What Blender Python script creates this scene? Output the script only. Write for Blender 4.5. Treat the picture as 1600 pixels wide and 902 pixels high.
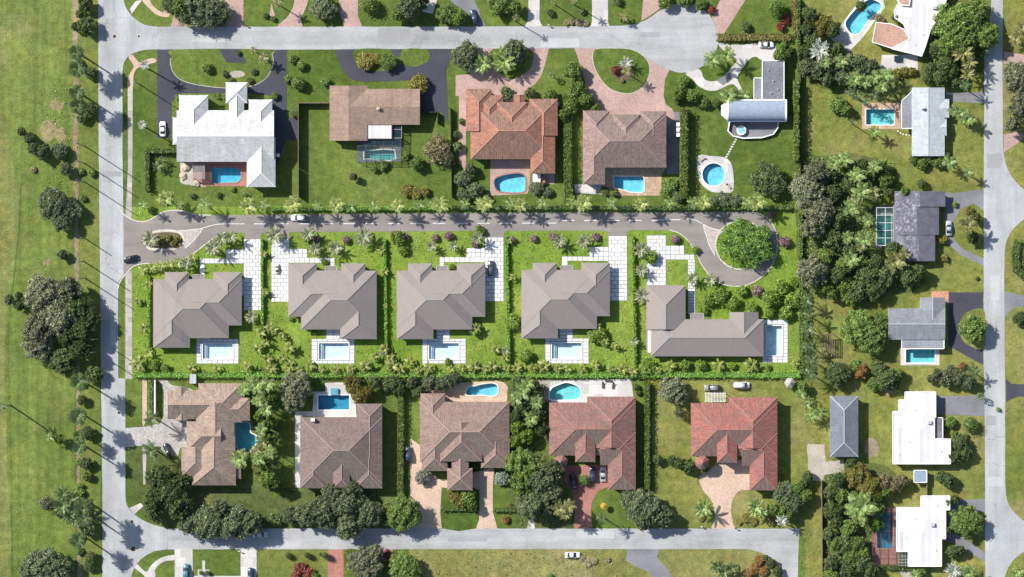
import bpy, bmesh, math, random
import numpy as np
from mathutils import Vector, Matrix
from mathutils.geometry import delaunay_2d_cdt
for o in list(bpy.data.objects): bpy.data.objects.remove(o)
random.seed(7); RNG = np.random.default_rng(11)
SC = bpy.context.scene; COL = SC.collection

# ---------------------------------------------------------------- camera, world, sun, exposure
ALT = 900.0          # metres above the ground
MPP = 0.2            # metres on the ground for one traced pixel
cam = bpy.data.objects.new('camera', bpy.data.cameras.new('camera')); COL.objects.link(cam)
cam.location = (0, 0, ALT); cam.rotation_euler = (0, 0, 0)
cam.data.sensor_width = 36; cam.data.lens = 36 * ALT / (1600 * MPP); cam.data.clip_end = 6000; cam.data.clip_start = 1
SC.camera = cam
ELEV = math.radians(39); SUNDIR = Vector((-0.84, 0.54, 0)).normalized() * math.cos(ELEV) + Vector((0, 0, math.sin(ELEV)))
w = bpy.data.worlds.new('World'); SC.world = w; w.use_nodes = True
sky = w.node_tree.nodes.new('ShaderNodeTexSky'); sky.sky_type = 'NISHITA'; sky.sun_disc = False
sky.sun_elevation = ELEV; sky.sun_rotation = math.atan2(SUNDIR.x, SUNDIR.y)
bg = w.node_tree.nodes['Background']; bg.inputs[1].default_value = 0.094
w.node_tree.links.new(sky.outputs[0], bg.inputs[0])
sl = bpy.data.lights.new('sun', 'SUN'); sl.energy = 4.8; sl.angle = math.radians(0.5); sl.color = (1, 0.955, 0.88)
so = bpy.data.objects.new('sun', sl); COL.objects.link(so)
so.rotation_euler = SUNDIR.to_track_quat('Z', 'Y').to_euler(); so.location = SUNDIR * 300
SC.view_settings.view_transform = 'Standard'; SC.view_settings.look = 'None'
SC.view_settings.exposure = 0.86; SC.view_settings.gamma = 1

# ---------------------------------------------------------------- helpers
def P(px, py): return ((px - 800) * MPP, (451 - py) * MPP)
def U(px, py, z):                     # ground position of something seen at (px, py) standing z metres up
    k = 1 - z / ALT
    return ((px - 800) * MPP * k, (451 - py) * MPP * k, z)
def lk(o, parent=None):
    COL.objects.link(o)
    if parent is not None: o.parent = parent
    return o
LM = []; AUTO = []
def tag(o, label=None, cat=None, group=None, kind=None):
    if label: o['label'] = label
    if cat: o['category'] = cat
    if group: o['group'] = group
    if kind: o['kind'] = kind
    return o
def empty(name, loc, rz=0, scale=None):
    o = bpy.data.objects.new(name, None); o.location = loc; o.rotation_euler = (0, 0, rz)
    if scale: o.scale = scale
    o.empty_display_size = .5
    return lk(o)
def meshobj(name, me, parent=None, mat=None):
    o = bpy.data.objects.new(name, me)
    if mat is not None:
        if not me.materials: me.materials.append(mat)
        elif me.materials[0] is not mat:
            o.material_slots[0].link = 'OBJECT'; o.material_slots[0].material = mat
    return lk(o, parent)
def npmesh(name, V, F):
    """V (n,3), F (m,k) numpy"""
    me = bpy.data.meshes.new(name); V = np.asarray(V, np.float32); F = np.asarray(F, np.int32)
    k = F.shape[1]; me.vertices.add(len(V)); me.vertices.foreach_set('co', V.ravel())
    me.loops.add(F.size); me.loops.foreach_set('vertex_index', F.ravel())
    me.polygons.add(len(F)); me.polygons.foreach_set('loop_start', np.arange(0, F.size, k, dtype=np.int32))
    me.polygons.foreach_set('loop_total', np.full(len(F), k, np.int32)); me.update(calc_edges=True)
    return me
class MB:
    def __init__(s): s.v = []; s.f = []; s.m = []
    def add(s, vs, fs, m=0):
        b = len(s.v); s.v += [tuple(v) for v in vs]; s.f += [tuple(i + b for i in f) for f in fs]; s.m += [m] * len(fs)
    def box(s, x0, y0, z0, x1, y1, z1, m=0):
        s.add([(x0,y0,z0),(x1,y0,z0),(x1,y1,z0),(x0,y1,z0),(x0,y0,z1),(x1,y0,z1),(x1,y1,z1),(x0,y1,z1)],
              [(0,3,2,1),(4,5,6,7),(0,1,5,4),(1,2,6,5),(2,3,7,6),(3,0,4,7)], m)
    def bar(s, a, b, w, h, m=0):     # box-section bar
        a = Vector(a); b = Vector(b); d = (b - a)
        if d.length < 1e-6: return
        d.normalize(); u = d.cross(Vector((0,0,1)))
        u = Vector((1,0,0)) if u.length < 1e-4 else u.normalized()
        n = u.cross(d).normalized(); vs = []
        for p in (a, b):
            for (i, j) in ((-1,-1),(1,-1),(1,1),(-1,1)): vs.append(p + u * (i * w / 2) + n * (j * h / 2))
        s.add(vs, [(0,1,2,3),(7,6,5,4),(0,4,5,1),(1,5,6,2),(2,6,7,3),(3,7,4,0)], m)
    def tube(s, pts, rads, n=7, m=0):
        rings = []; b = len(s.v)
        for i, p in enumerate(pts):
            p = Vector(p); q = Vector(pts[min(i+1, len(pts)-1)]); r0 = Vector(pts[max(i-1, 0)])
            d = (q - r0).normalized(); u = d.orthogonal().normalized(); v = d.cross(u)
            for k in range(n):
                a = 2*math.pi*k/n; s.v.append(tuple(p + (u*math.cos(a) + v*math.sin(a)) * rads[i]))
        for i in range(len(pts)-1):
            for k in range(n):
                s.f.append((b+i*n+k, b+i*n+(k+1)%n, b+(i+1)*n+(k+1)%n, b+(i+1)*n+k)); s.m.append(m)
        s.f.append(tuple(b+(len(pts)-1)*n+k for k in range(n))); s.m.append(m)
    def mesh(s, name, mats=()):
        me = bpy.data.meshes.new(name); me.from_pydata(s.v, [], s.f)
        for m in mats: me.materials.append(m)
        if len(mats) > 1: me.polygons.foreach_set('material_index', s.m)
        me.update(); return me
    def build(s, name, mats, parent=None):
        if not isinstance(mats, (list, tuple)): mats = [mats]
        return lk(bpy.data.objects.new(name, s.mesh(name, mats)), parent)

def smooth(pts, n=4, closed=True):
    out = []; L = len(pts)
    rng = range(L) if closed else range(L - 1)
    for i in rng:
        g = (lambda k: pts[k % L]) if closed else (lambda k: pts[max(0, min(L-1, k))])
        p0, p1, p2, p3 = g(i-1), g(i), g(i+1), g(i+2)
        for k in range(n):
            t = k / n; r = []
            for c in (0, 1):
                r.append(.5*((2*p1[c]) + (-p0[c]+p2[c])*t + (2*p0[c]-5*p1[c]+4*p2[c]-p3[c])*t*t + (-p0[c]+3*p1[c]-3*p2[c]+p3[c])*t**3))
            out.append(tuple(r))
    if not closed: out.append(tuple(pts[-1]))
    return out
def wob(pts, amp=1.0, step=6):
    out = []
    for i in range(len(pts)):
        a = pts[i]; b = pts[(i+1) % len(pts)]; n = max(1, int(math.hypot(b[0]-a[0], b[1]-a[1]) / step))
        for k in range(n):
            t = k/n; out.append((a[0]+(b[0]-a[0])*t + random.uniform(-amp, amp), a[1]+(b[1]-a[1])*t + random.uniform(-amp, amp)))
    return out
def ell(cx, cy, rx, ry, n=28, rot=0):
    c, s_ = math.cos(rot), math.sin(rot); o = []
    for k in range(n):
        a = 2*math.pi*k/n; x = rx*math.cos(a); y = ry*math.sin(a); o.append((cx + x*c - y*s_, cy + x*s_ + y*c))
    return o
def rect(x0, y0, x1, y1): return [(x0,y0),(x1,y0),(x1,y1),(x0,y1)]
def inside(px, py, poly):
    px = np.asarray(px, float); py = np.asarray(py, float); r = np.zeros(px.shape, bool); n = len(poly)
    for i in range(n):
        x0, y0 = poly[i]; x1, y1 = poly[(i+1) % n]
        if y0 == y1: continue
        c = ((y0 > py) != (y1 > py)) & (px < (x1-x0)*(py-y0)/(y1-y0) + x0); r ^= c
    return r
HOLES = []           # pool outlines: every sheet of ground is cut round them
def bbox(p): return (min(a for a, b in p), min(b for a, b in p), max(a for a, b in p), max(b for a, b in p))
def hit(a, b): return a[0] < b[2] and b[0] < a[2] and a[1] < b[3] and b[1] < a[3]
ZC = [0]
def sheet(name, poly, z, mat, kind='structure', parent=None, extra_holes=(), auto_z=True):
    if auto_z: ZC[0] += 1; z = z + (ZC[0] % 14) * .0012
    bb = bbox(poly); hs = [h for h in HOLES if hit(bb, bbox(h))] + list(extra_holes)
    vs = []; es = []
    for pl in [poly] + hs:
        b = len(vs); n = len(pl)
        vs += [Vector(p) for p in pl]; es += [(b+i, b+(i+1) % n) for i in range(n)]
    V, E, F, *_ = delaunay_2d_cdt(vs, es, [], 0, 1e-5)
    cx = np.array([sum(V[i].x for i in f)/3 for f in F]); cy = np.array([sum(V[i].y for i in f)/3 for f in F])
    ok = inside(cx, cy, poly)
    for h in hs: ok &= ~inside(cx, cy, h)
    F = [f for f, k in zip(F, ok) if k]
    co = [(*P(v.x, v.y), z) for v in V]
    F = [f if (co[f[1]][0]-co[f[0]][0])*(co[f[2]][1]-co[f[0]][1])-(co[f[1]][1]-co[f[0]][1])*(co[f[2]][0]-co[f[0]][0]) > 0 else f[::-1] for f in F]
    used = sorted({i for f in F for i in f}); mp = {i: k for k, i in enumerate(used)}
    me = bpy.data.meshes.new(name); me.from_pydata([co[i] for i in used], [], [tuple(mp[i] for i in f) for f in F]); me.materials.append(mat); me.update()
    o = lk(bpy.data.objects.new(name, me), parent)
    if kind and parent is None: o['kind'] = kind
    return o

# ---------------------------------------------------------------- materials
class NT:
    def __init__(s, name, rough=.9, spec=.2):
        s.mat = bpy.data.materials.new(name); s.mat.use_nodes = True; s.t = s.mat.node_tree
        s.b = s.t.nodes['Principled BSDF']; s.b.inputs['Roughness'].default_value = rough; s.b.inputs['Specular IOR Level'].default_value = spec
    def n(s, typ, **kw):
        x = s.t.nodes.new(typ)
        for k, v in kw.items():
            if k.startswith('_'): setattr(x, k[1:], v)
            else: s.set(x.inputs[int(k[1:]) if k[0] == 'i' and k[1:].isdigit() else k.replace('__', ' ')], v)
        return x
    def set(s, sock, v):
        if isinstance(v, bpy.types.NodeSocket): s.t.links.new(v, sock)
        elif isinstance(v, (tuple, list)): sock.default_value = (*v, 1) if len(v) == 3 and sock.type == 'RGBA' else v
        else: sock.default_value = v
    def obj(s): return s.n('ShaderNodeTexCoord').outputs['Object']
    def uv(s): return s.n('ShaderNodeTexCoord').outputs['UV']
    def mapping(s, vec, scale=(1,1,1), rot=(0,0,0)): return s.n('ShaderNodeMapping', Vector=vec, Scale=scale, Rotation=rot).outputs[0]
    def noise(s, vec, scale, detail=3, rough=.55): return s.n('ShaderNodeTexNoise', Vector=vec, Scale=scale, Detail=detail, Roughness=rough).outputs[0]
    def ramp(s, v, a, b, lo=0., hi=1.): return s.n('ShaderNodeMapRange', Value=v, i1=a, i2=b, i3=lo, i4=hi).outputs[0]
    def mix(s, f, a, b, blend='MIX'):
        x = s.n('ShaderNodeMix', _data_type='RGBA', _blend_type=blend); s.set(x.inputs[0], f); s.set(x.inputs[6], a); s.set(x.inputs[7], b); return x.outputs[2]
    def mul(s, c, v):          # colour times scalar
        x = s.n('ShaderNodeVectorMath', _operation='SCALE'); s.set(x.inputs[0], c); s.set(x.inputs['Scale'], v); return x.outputs[0]
    def col(s, c): s.set(s.b.inputs['Base Color'], c); return s
    def bump(s, h, st=.5, d=.1):
        x = s.n('ShaderNodeBump', Height=h, Strength=st, Distance=d); s.t.links.new(x.outputs[0], s.b.inputs['Normal']); return s
def flat(name, c, rough=.7, spec=.3, var=.0, metal=0):
    m = NT(name, rough, spec)
    if var:
        o = m.obj(); k = m.ramp(m.noise(o, 1.2, 4), .3, .7, 1-var, 1+var); m.col(m.mul(c, k))
    else: m.col(c)
    m.b.inputs['Metallic'].default_value = metal
    return m.mat
def grass(name, c1, c2, dry, dryamt=.5, stripes=0., fine=.42, big=.02):
    m = NT(name, .95, .1); o = m.obj()
    a = m.ramp(m.noise(o, big, 4), .35, .65); c = m.mix(a, c1, c2)
    d = m.ramp(m.noise(o, big*2.7, 6, .65), .62 - .14*dryamt, .78); d2 = m.n('ShaderNodeMath', _operation='MULTIPLY', i0=d, i1=dryamt).outputs[0]
    c = m.mix(d2, c, dry)
    k0 = m.ramp(m.noise(o, .085, 5, .7), .3, .7, .80, 1.2); c = m.mul(c, k0)
    kw = m.ramp(m.noise(o, .16, 4, .65), .48, .68); c = m.mix(kw, c, m.mix(1., c, (1.16, 1.02, .92), 'MULTIPLY'))
    k = m.ramp(m.noise(o, .45, 6, .75), .27, .73, 1-fine, 1+fine); c = m.mul(c, k)
    k2 = m.ramp(m.noise(o, 2.6, 3, .7), .25, .75, 1-fine*.9, 1+fine*.9); c = m.mul(c, k2)
    if stripes:
        w1 = m.noise(m.mapping(o, (.42, .012, 1)), 1, 3, .6); c = m.mul(c, m.ramp(w1, .3, .7, 1-stripes, 1+stripes))
    m.col(c).bump(m.noise(o, 3.2, 4, .7), .9, .25)
    return m.mat
def paving(name, c, var=.2, stain=.25, crack=0., streak=None, spec=.2, bw=0, bh=0, mortar=None, rot=0):
    m = NT(name, .88, spec); o = m.obj()
    k = m.ramp(m.noise(o, .12, 5, .6), .3, .7, 1-stain, 1+stain*.6); cc = m.mul(c, k)
    cc = m.mul(cc, m.ramp(m.noise(o, 1.8, 5, .75), .25, .75, 1-var, 1+var))
    if streak: cc = m.mul(cc, m.ramp(m.noise(m.mapping(o, streak), 1, 4, .6), .3, .7, .83, 1.13))
    if crack:
        wn = m.n('ShaderNodeTexNoise', Vector=o, Scale=.35, Detail=4.).outputs[1]; wv = m.n('ShaderNodeVectorMath', _operation='SCALE', i0=wn); wv.inputs['Scale'].default_value = 3.2
        wa = m.n('ShaderNodeVectorMath', _operation='ADD', i0=o, i1=wv.outputs[0]).outputs[0]
        v = m.n('ShaderNodeTexVoronoi', _feature='DISTANCE_TO_EDGE', Vector=m.mapping(wa, (.09, .09, .09)), Scale=1., Randomness=1.).outputs[0]
        n2 = m.ramp(m.noise(o, .05, 2), .45, .6); cr = m.mix(n2, (1,1,1), m.mul((1,1,1), m.ramp(v, 0, .010, 1-crack, 1.)))
        cc = m.mix(1., cc, cr, 'MULTIPLY')
    if bw:
        b = m.n('ShaderNodeTexBrick', Vector=m.mapping(o, (1,1,1), (0,0,rot)), Color1=(.82,.82,.82), Color2=(1.16,1.12,1.1), Mortar=mortar or (.6,.6,.6), Scale=1., Mortar__Size=.03, Brick__Width=bw, Row__Height=bh)
        cc = m.mix(1., cc, b.outputs[0], 'MULTIPLY')
    m.col(cc).bump(m.noise(o, 6, 4, .7), .3, .03)
    return m.mat
def roofmat(name, c, c2, tw=.34, th=.42, blot=.3, spec=.25, tone_side='S', tone_amt=.75):
    m = NT(name, .8, spec); u = m.uv(); o = m.obj()
    b = m.n('ShaderNodeTexBrick', Vector=u, Color1=(.82,.82,.83), Color2=(1.16,1.14,1.13), Mortar=(.66,.64,.64), Scale=1., Mortar__Size=.035, Bias=0., Brick__Width=tw, Row__Height=th)
    n = m.ramp(m.noise(o, .45, 5, .65), .38, .66); c0 = m.mix(n, c, c2)
    sx = m.n('ShaderNodeSeparateXYZ', i0=m.n('ShaderNodeNewGeometry').outputs['True Normal']).outputs[1]   # slope-to-slope shading painted into the colour, grey-brown by facing
    ly = m.ramp(sx, -.12, -.32) if tone_side == 'S' else m.ramp(m.n('ShaderNodeMath', _operation='ABSOLUTE', i0=sx).outputs[0], .12, .32)
    lf = m.n('ShaderNodeMath', _operation='MULTIPLY', i0=ly, i1=m.ramp(m.noise(o, .8, 4, .7), .2, .6, tone_amt*.55, tone_amt)).outputs[0]; c0 = m.mix(lf, c0, (.135,.118,.098))
    n3 = m.ramp(m.noise(m.mapping(u, (1.1, .25, 1)), 1, 4, .7), .25, .75, 1-blot, 1+blot)
    cc = m.mul(m.mix(1., c0, b.outputs[0], 'MULTIPLY'), n3)
    v = m.n('ShaderNodeTexVoronoi', Vector=u, Scale=2.1); cc = m.mul(cc, m.ramp(v.outputs[1], 0, 1, .84, 1.15))
    h = m.n('ShaderNodeTexWave', _bands_direction='X', Vector=u, Scale=.48, Distortion=.4, Detail=1.)
    m.col(cc).bump(h.outputs[1], .35, .06)
    return m.mat
def shingle(name, c, spec=.2, var=.12, soft=1.):
    m = NT(name, .88, spec); u = m.uv(); o = m.obj()
    b = m.n('ShaderNodeTexBrick', Vector=u, Color1=tuple(1-.14*soft for _ in 'rgb'), Color2=tuple(1+.11*soft for _ in 'rgb'), Mortar=tuple(1-.25*soft for _ in 'rgb'), Scale=1., Mortar__Size=.012, Brick__Width=.9, Row__Height=.3)
    k = m.ramp(m.noise(o, .25, 5, .65), .3, .7, 1-var, 1+var); cc = m.mul(m.mix(1., c, b.outputs[0], 'MULTIPLY'), k)
    cc = m.mul(cc, m.ramp(m.noise(m.mapping(u, (1.4, .12, 1)), 1, 4, .7), .25, .75, 1-var, 1+var))
    m.col(cc); return m.mat
def mottled(name, c, pale):
    m = NT(name, .9, .2); o = m.obj(); c0 = m.mul(c, m.ramp(m.noise(o, .5, 4, .7), .3, .7, .75, 1.25))
    wx = m.ramp(m.n('ShaderNodeSeparateXYZ', i0=m.n('ShaderNodeNewGeometry').outputs['True Normal']).outputs[0], .05, -.12)   # pale speckle on left-facing slopes only
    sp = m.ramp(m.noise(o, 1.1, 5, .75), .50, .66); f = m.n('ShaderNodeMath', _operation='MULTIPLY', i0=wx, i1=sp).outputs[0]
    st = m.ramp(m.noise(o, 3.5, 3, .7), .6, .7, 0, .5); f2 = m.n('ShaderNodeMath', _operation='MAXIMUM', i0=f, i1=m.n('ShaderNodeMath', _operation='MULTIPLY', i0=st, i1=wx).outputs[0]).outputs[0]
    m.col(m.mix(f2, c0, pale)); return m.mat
def leafmat(name, c, c2, trans=.36, spec=.4, k=2.45):
    m = NT(name, .45, spec); c = tuple(q*k for q in c); c2 = tuple(q*k for q in c2)
    g = m.n('ShaderNodeNewGeometry'); r = g.outputs['Random Per Island']; o = m.n('ShaderNodeObjectInfo').outputs['Random']
    cc = m.mix(m.ramp(r, .1, 1), c, c2); cc = m.mul(cc, m.ramp(m.n('ShaderNodeMath', _operation='FRACT', i0=m.n('ShaderNodeMath', _operation='MULTIPLY', i0=r, i1=7.3).outputs[0]).outputs[0], 0, 1, .5, 1.5)); cc = m.mul(cc, m.ramp(o, 0, 1, .82, 1.2)); oc = m.obj(); cc = m.mul(cc, m.ramp(m.noise(oc, 4.5, 3, .6), .32, .68, .62, 1.42)); nh = m.ramp(m.noise(oc, 2.2, 2), .4, .62); cc = m.mix(nh, cc, m.mix(1., cc, (1.08, 1.02, .92), 'MULTIPLY')); m.col(cc)
    t = m.n('ShaderNodeBsdfTranslucent'); m.set(t.inputs[0], cc)
    mx = m.n('ShaderNodeMixShader', i0=trans); m.t.links.new(m.b.outputs[0], mx.inputs[1]); m.t.links.new(t.outputs[0], mx.inputs[2])
    m.t.links.new(mx.outputs[0], m.t.nodes['Material Output'].inputs[0]); return m.mat
def water(name, tint):
    m = bpy.data.materials.new(name); m.use_nodes = True; t = m.node_tree; t.nodes.clear()
    o = t.nodes.new('ShaderNodeOutputMaterial'); tr = t.nodes.new('ShaderNodeBsdfTransparent'); tr.inputs[0].default_value = (*tint, 1)
    gl = t.nodes.new('ShaderNodeBsdfGlossy'); gl.inputs['Roughness'].default_value = .08; gl.inputs[0].default_value = (.9,.95,1,1)
    tc = t.nodes.new('ShaderNodeTexCoord'); ns = t.nodes.new('ShaderNodeTexNoise'); ns.inputs['Scale'].default_value = 1.3; ns.inputs['Detail'].default_value = 4
    bp = t.nodes.new('ShaderNodeBump'); bp.inputs['Strength'].default_value = .35; bp.inputs['Distance'].default_value = .08
    t.links.new(tc.outputs['Object'], ns.inputs[0]); t.links.new(ns.outputs[0], bp.inputs['Height'])
    lw = t.nodes.new('ShaderNodeLayerWeight'); lw.inputs[0].default_value = .5; pw = t.nodes.new('ShaderNodeMath'); pw.operation = 'POWER'; pw.inputs[1].default_value = 5; t.links.new(lw.outputs['Facing'], pw.inputs[0]); fr = t.nodes.new('ShaderNodeMath'); fr.operation = 'MULTIPLY_ADD'; fr.inputs[1].default_value = .97; fr.inputs[2].default_value = .022; t.links.new(pw.outputs[0], fr.inputs[0]); t.links.new(bp.outputs[0], gl.inputs['Normal'])
    mx = t.nodes.new('ShaderNodeMixShader'); t.links.new(fr.outputs[0], mx.inputs[0]); t.links.new(tr.outputs[0], mx.inputs[1]); t.links.new(gl.outputs[0], mx.inputs[2]); t.links.new(mx.outputs[0], o.inputs[0])
    return m
def basinmat(name, c):
    m = NT(name, .5, .3); o = m.obj()
    v = m.n('ShaderNodeTexVoronoi', _feature='SMOOTH_F1', Vector=m.mapping(o, (.9,.9,.9)), Scale=1.); k = m.ramp(v.outputs[0], .1, .8, .86, 1.16)
    n = m.noise(o, .18, 3); m.col(m.mul(m.mul(c, k), m.ramp(n, .3, .7, .85, 1.15))); return m.mat
def screenmat(name, c, alpha):
    m = bpy.data.materials.new(name); m.use_nodes = True; t = m.node_tree; b = t.nodes['Principled BSDF']; b.inputs['Base Color'].default_value = (*c, 1); b.inputs['Alpha'].default_value = alpha; b.inputs['Roughness'].default_value = .9; return m
M = {}
M['lawn'] = grass('lawn_grass', (.058,.097,.018), (.108,.148,.034), (.18,.175,.065), .5)
M['golf'] = grass('golf_grass', (.088,.130,.027), (.140,.172,.048), (.25,.21,.115), .42, .2)
M['fair'] = grass('fairway_grass', (.125,.150,.045), (.160,.175,.060), (.2,.19,.08), .4, .12)
M['verge'] = grass('verge_grass', (.095,.130,.028), (.135,.158,.042), (.2,.18,.08), .5)
M['lime'] = grass('new_lawn_grass', (.108,.190,.022), (.165,.226,.042), (.19,.21,.05), .3, fine=.32, big=.035)
M['east'] = grass('rough_lawn_grass', (.100,.130,.028), (.170,.180,.050), (.25,.21,.10), .8)
M['dry'] = grass('dry_lawn_grass', (.14,.155,.045), (.205,.195,.080), (.29,.235,.14), .9)
M['soil'] = grass('soil', (.10,.08,.05), (.14,.11,.075), (.2,.17,.12), .6)
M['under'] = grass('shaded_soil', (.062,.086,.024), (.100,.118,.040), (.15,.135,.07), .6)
M['bare'] = grass('thin_dry_grass', (.19,.175,.085), (.23,.195,.11), (.15,.155,.06), .5); M['dirt'] = grass('dirt', (.19,.155,.105), (.24,.2,.14), (.13,.13,.05), .5)
M['road'] = paving('pale_asphalt', (.315,.322,.328), .16, .16, .38, (.25,.02,.2))
M['roadx'] = paving('pale_asphalt_cross', (.305,.310,.315), .16, .18, .38, (.02,.25,.2))
M['lane'] = paving('new_lane_asphalt', (.205,.187,.176), .10, .14, 0., (.03,.3,.2))
M['drive'] = paving('dark_asphalt', (.050,.050,.066), .14, .2, .25)
M['grey'] = paving('weathered_asphalt', (.17,.17,.185), .16, .3, .3)
M['conc'] = paving('white_concrete', (.43,.42,.41), .1, .14, .2, bw=3, bh=3, mortar=(.75,.75,.75))
M['walk'] = paving('sidewalk_concrete', (.33,.31,.30), .1, .2, 0, bw=3, bh=1.5, mortar=(.6,.6,.6))
M['pink'] = paving('pink_pavers', (.39,.275,.245), .16, .2, 0, bw=.5, bh=.25, rot=.78)
M['red'] = paving('red_pavers', (.35,.165,.135), .2, .25, 0, bw=.5, bh=.25, rot=.78)
M['peach'] = paving('peach_pavers', (.49,.365,.285), .12, .16, 0, bw=.5, bh=.25, rot=.78)
M['tanp'] = paving('tan_coral_stone', (.40,.29,.20), .16, .22, 0, bw=1, bh=1)
M['cobble'] = paving('pale_cobble_pavers', (.34,.33,.32), .34, .16, 0, bw=.6, bh=.6, rot=.5)
M['gravel'] = paving('pale_gravel', (.34,.31,.26), .3, .3, 0)
M['orangep'] = paving('terracotta_pavers', (.42,.23,.15), .14, .15, 0, bw=.5, bh=.5)
M['slabbed'] = flat('slab_bedding', (.20,.205,.23), .9)
sm = NT('white_slab', .75, .25); _r = sm.n('ShaderNodeObjectInfo').outputs['Random']; sm.col(sm.mul(sm.mix(sm.ramp(_r,0,1), (.58,.57,.55), (.55,.57,.61)), sm.ramp(_r, 0, 1, .82, 1.06))); M['slab'] = sm.mat
M['paint'] = flat('white_road_paint', (.48,.48,.48), .7, .3, .1)
M['kerb'] = flat('cream_kerb', (.44,.42,.36), .85, .2, .1)
M['hatch'] = paving('pale_paver_apron', (.40,.36,.34), .15, .1, 0, bw=.6, bh=.3, rot=.78)
M['wall'] = flat('cream_stucco', (.52,.48,.42), .9, .2, .06); M['wallw'] = flat('white_stucco', (.62,.62,.61), .9, .2, .04); M['walltan'] = flat('tan_stucco', (.42,.34,.27), .9, .2, .06)
M['fasw'] = flat('white_trim', (.70,.70,.70), .6, .3); M['fasb'] = flat('brown_trim', (.10,.07,.055), .6, .3); M['fasn'] = flat('grey_trim', (.30,.28,.27), .6, .3)
M['glass'] = flat('dark_glass', (.02,.03,.04), .08, .6); M['door'] = flat('timber_door', (.14,.07,.035), .5, .4); M['metal'] = flat('grey_metal', (.35,.36,.38), .45, .5); M['garage'] = flat('garage_door_paint', (.6,.58,.55), .6, .3)
M['bark'] = flat('bark', (.12,.095,.07), .95, .1, .25); M['pbark'] = flat('palm_bark', (.24,.21,.175), .95, .1, .2)
M['fence'] = flat('weathered_timber', (.16,.12,.085), .9, .1, .2); M['bfence'] = flat('dark_timber', (.055,.042,.034), .9, .1, .2)
M['stone'] = flat('tan_stone', (.36,.29,.22), .9, .2, .3); M['wstone'] = flat('white_stone', (.58,.57,.55), .9, .2, .15)
M['cop'] = flat('pool_coping', (.52,.47,.41), .7, .3, .1); M['copw'] = flat('white_coping', (.68,.68,.68), .7, .3, .05); M['copr'] = flat('brick_coping', (.27,.15,.12), .8, .2, .2)
M['w1'] = water('pool_water', (.74,.93,.97)); M['w2'] = water('deep_pool_water', (.56,.84,.92)); M['w3'] = water('pale_pool_water', (.93,.975,.99))
M['b1'] = basinmat('blue_pool_plaster', (.185,.44,.52)); M['b2'] = basinmat('dark_pool_plaster', (.075,.25,.34)); M['b3'] = basinmat('white_pool_plaster', (.44,.53,.57)); M['b4'] = basinmat('aqua_pool_plaster', (.19,.45,.43)); M['b5'] = basinmat('sky_pool_plaster', (.185,.43,.50))
# leaves
M['oak'] = leafmat('oak_leaves', (.048,.063,.032), (.082,.096,.054)); M['dark'] = leafmat('dark_glossy_leaves', (.028,.045,.017), (.068,.088,.032))
M['mid'] = leafmat('mid_green_leaves', (.048,.082,.018), (.090,.125,.034)); M['limel'] = leafmat('lime_leaves', (.098,.180,.022), (.175,.245,.046), k=1.2)
M['bright'] = leafmat('bright_green_leaves', (.034,.070,.012), (.070,.112,.024)); M['grey'+'l'] = leafmat('grey_olive_leaves', (.068,.076,.046), (.115,.122,.080)); M['yell'] = leafmat('yellow_green_leaves', (.13,.135,.028), (.22,.20,.055), k=1.2)
M['orange'] = leafmat('orange_leaves', (.20,.12,.04), (.28,.17,.06), k=1.2); M['pinkl'] = leafmat('mauve_flowering_leaves', (.17,.12,.125), (.30,.20,.23), k=1.2); M['redl'] = leafmat('red_leaves', (.20,.04,.03), (.16,.07,.05), k=1.2); M['silver'] = leafmat('silver_leaves', (.20,.24,.20), (.33,.36,.31), k=1.0); M['tanl'] = leafmat('tan_seeding_leaves', (.17,.16,.08), (.26,.23,.13), k=1.2)
M['hedge'] = leafmat('hedge_leaves', (.070,.105,.018), (.115,.150,.034), k=1.2); M['hedged'] = leafmat('dark_hedge_leaves', (.030,.052,.014), (.058,.082,.022)); M['hedgel'] = leafmat('new_hedge_leaves', (.045,.095,.012), (.085,.150,.03)); M['hedgey'] = leafmat('tan_hedge_leaves', (.14,.14,.035), (.19,.17,.06), k=1.2)
M['fdark'] = leafmat('dark_fronds', (.026,.044,.016), (.050,.070,.026)); M['fmid'] = leafmat('green_fronds', (.055,.085,.026), (.095,.130,.042)); M['flime'] = leafmat('lime_fronds', (.20,.26,.065), (.32,.36,.13), k=1.0); M['fgrey'] = leafmat('grey_green_fronds', (.16,.19,.105), (.27,.29,.19), k=1.0); M['fgold'] = leafmat('golden_fronds', (.115,.130,.040), (.185,.185,.075), k=1.2); M['ban'] = leafmat('broad_lime_leaves', (.20,.26,.045), (.32,.36,.11), k=1.0); M['fsil'] = leafmat('silver_fronds', (.24,.28,.25), (.36,.38,.34), k=1.0)
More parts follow.
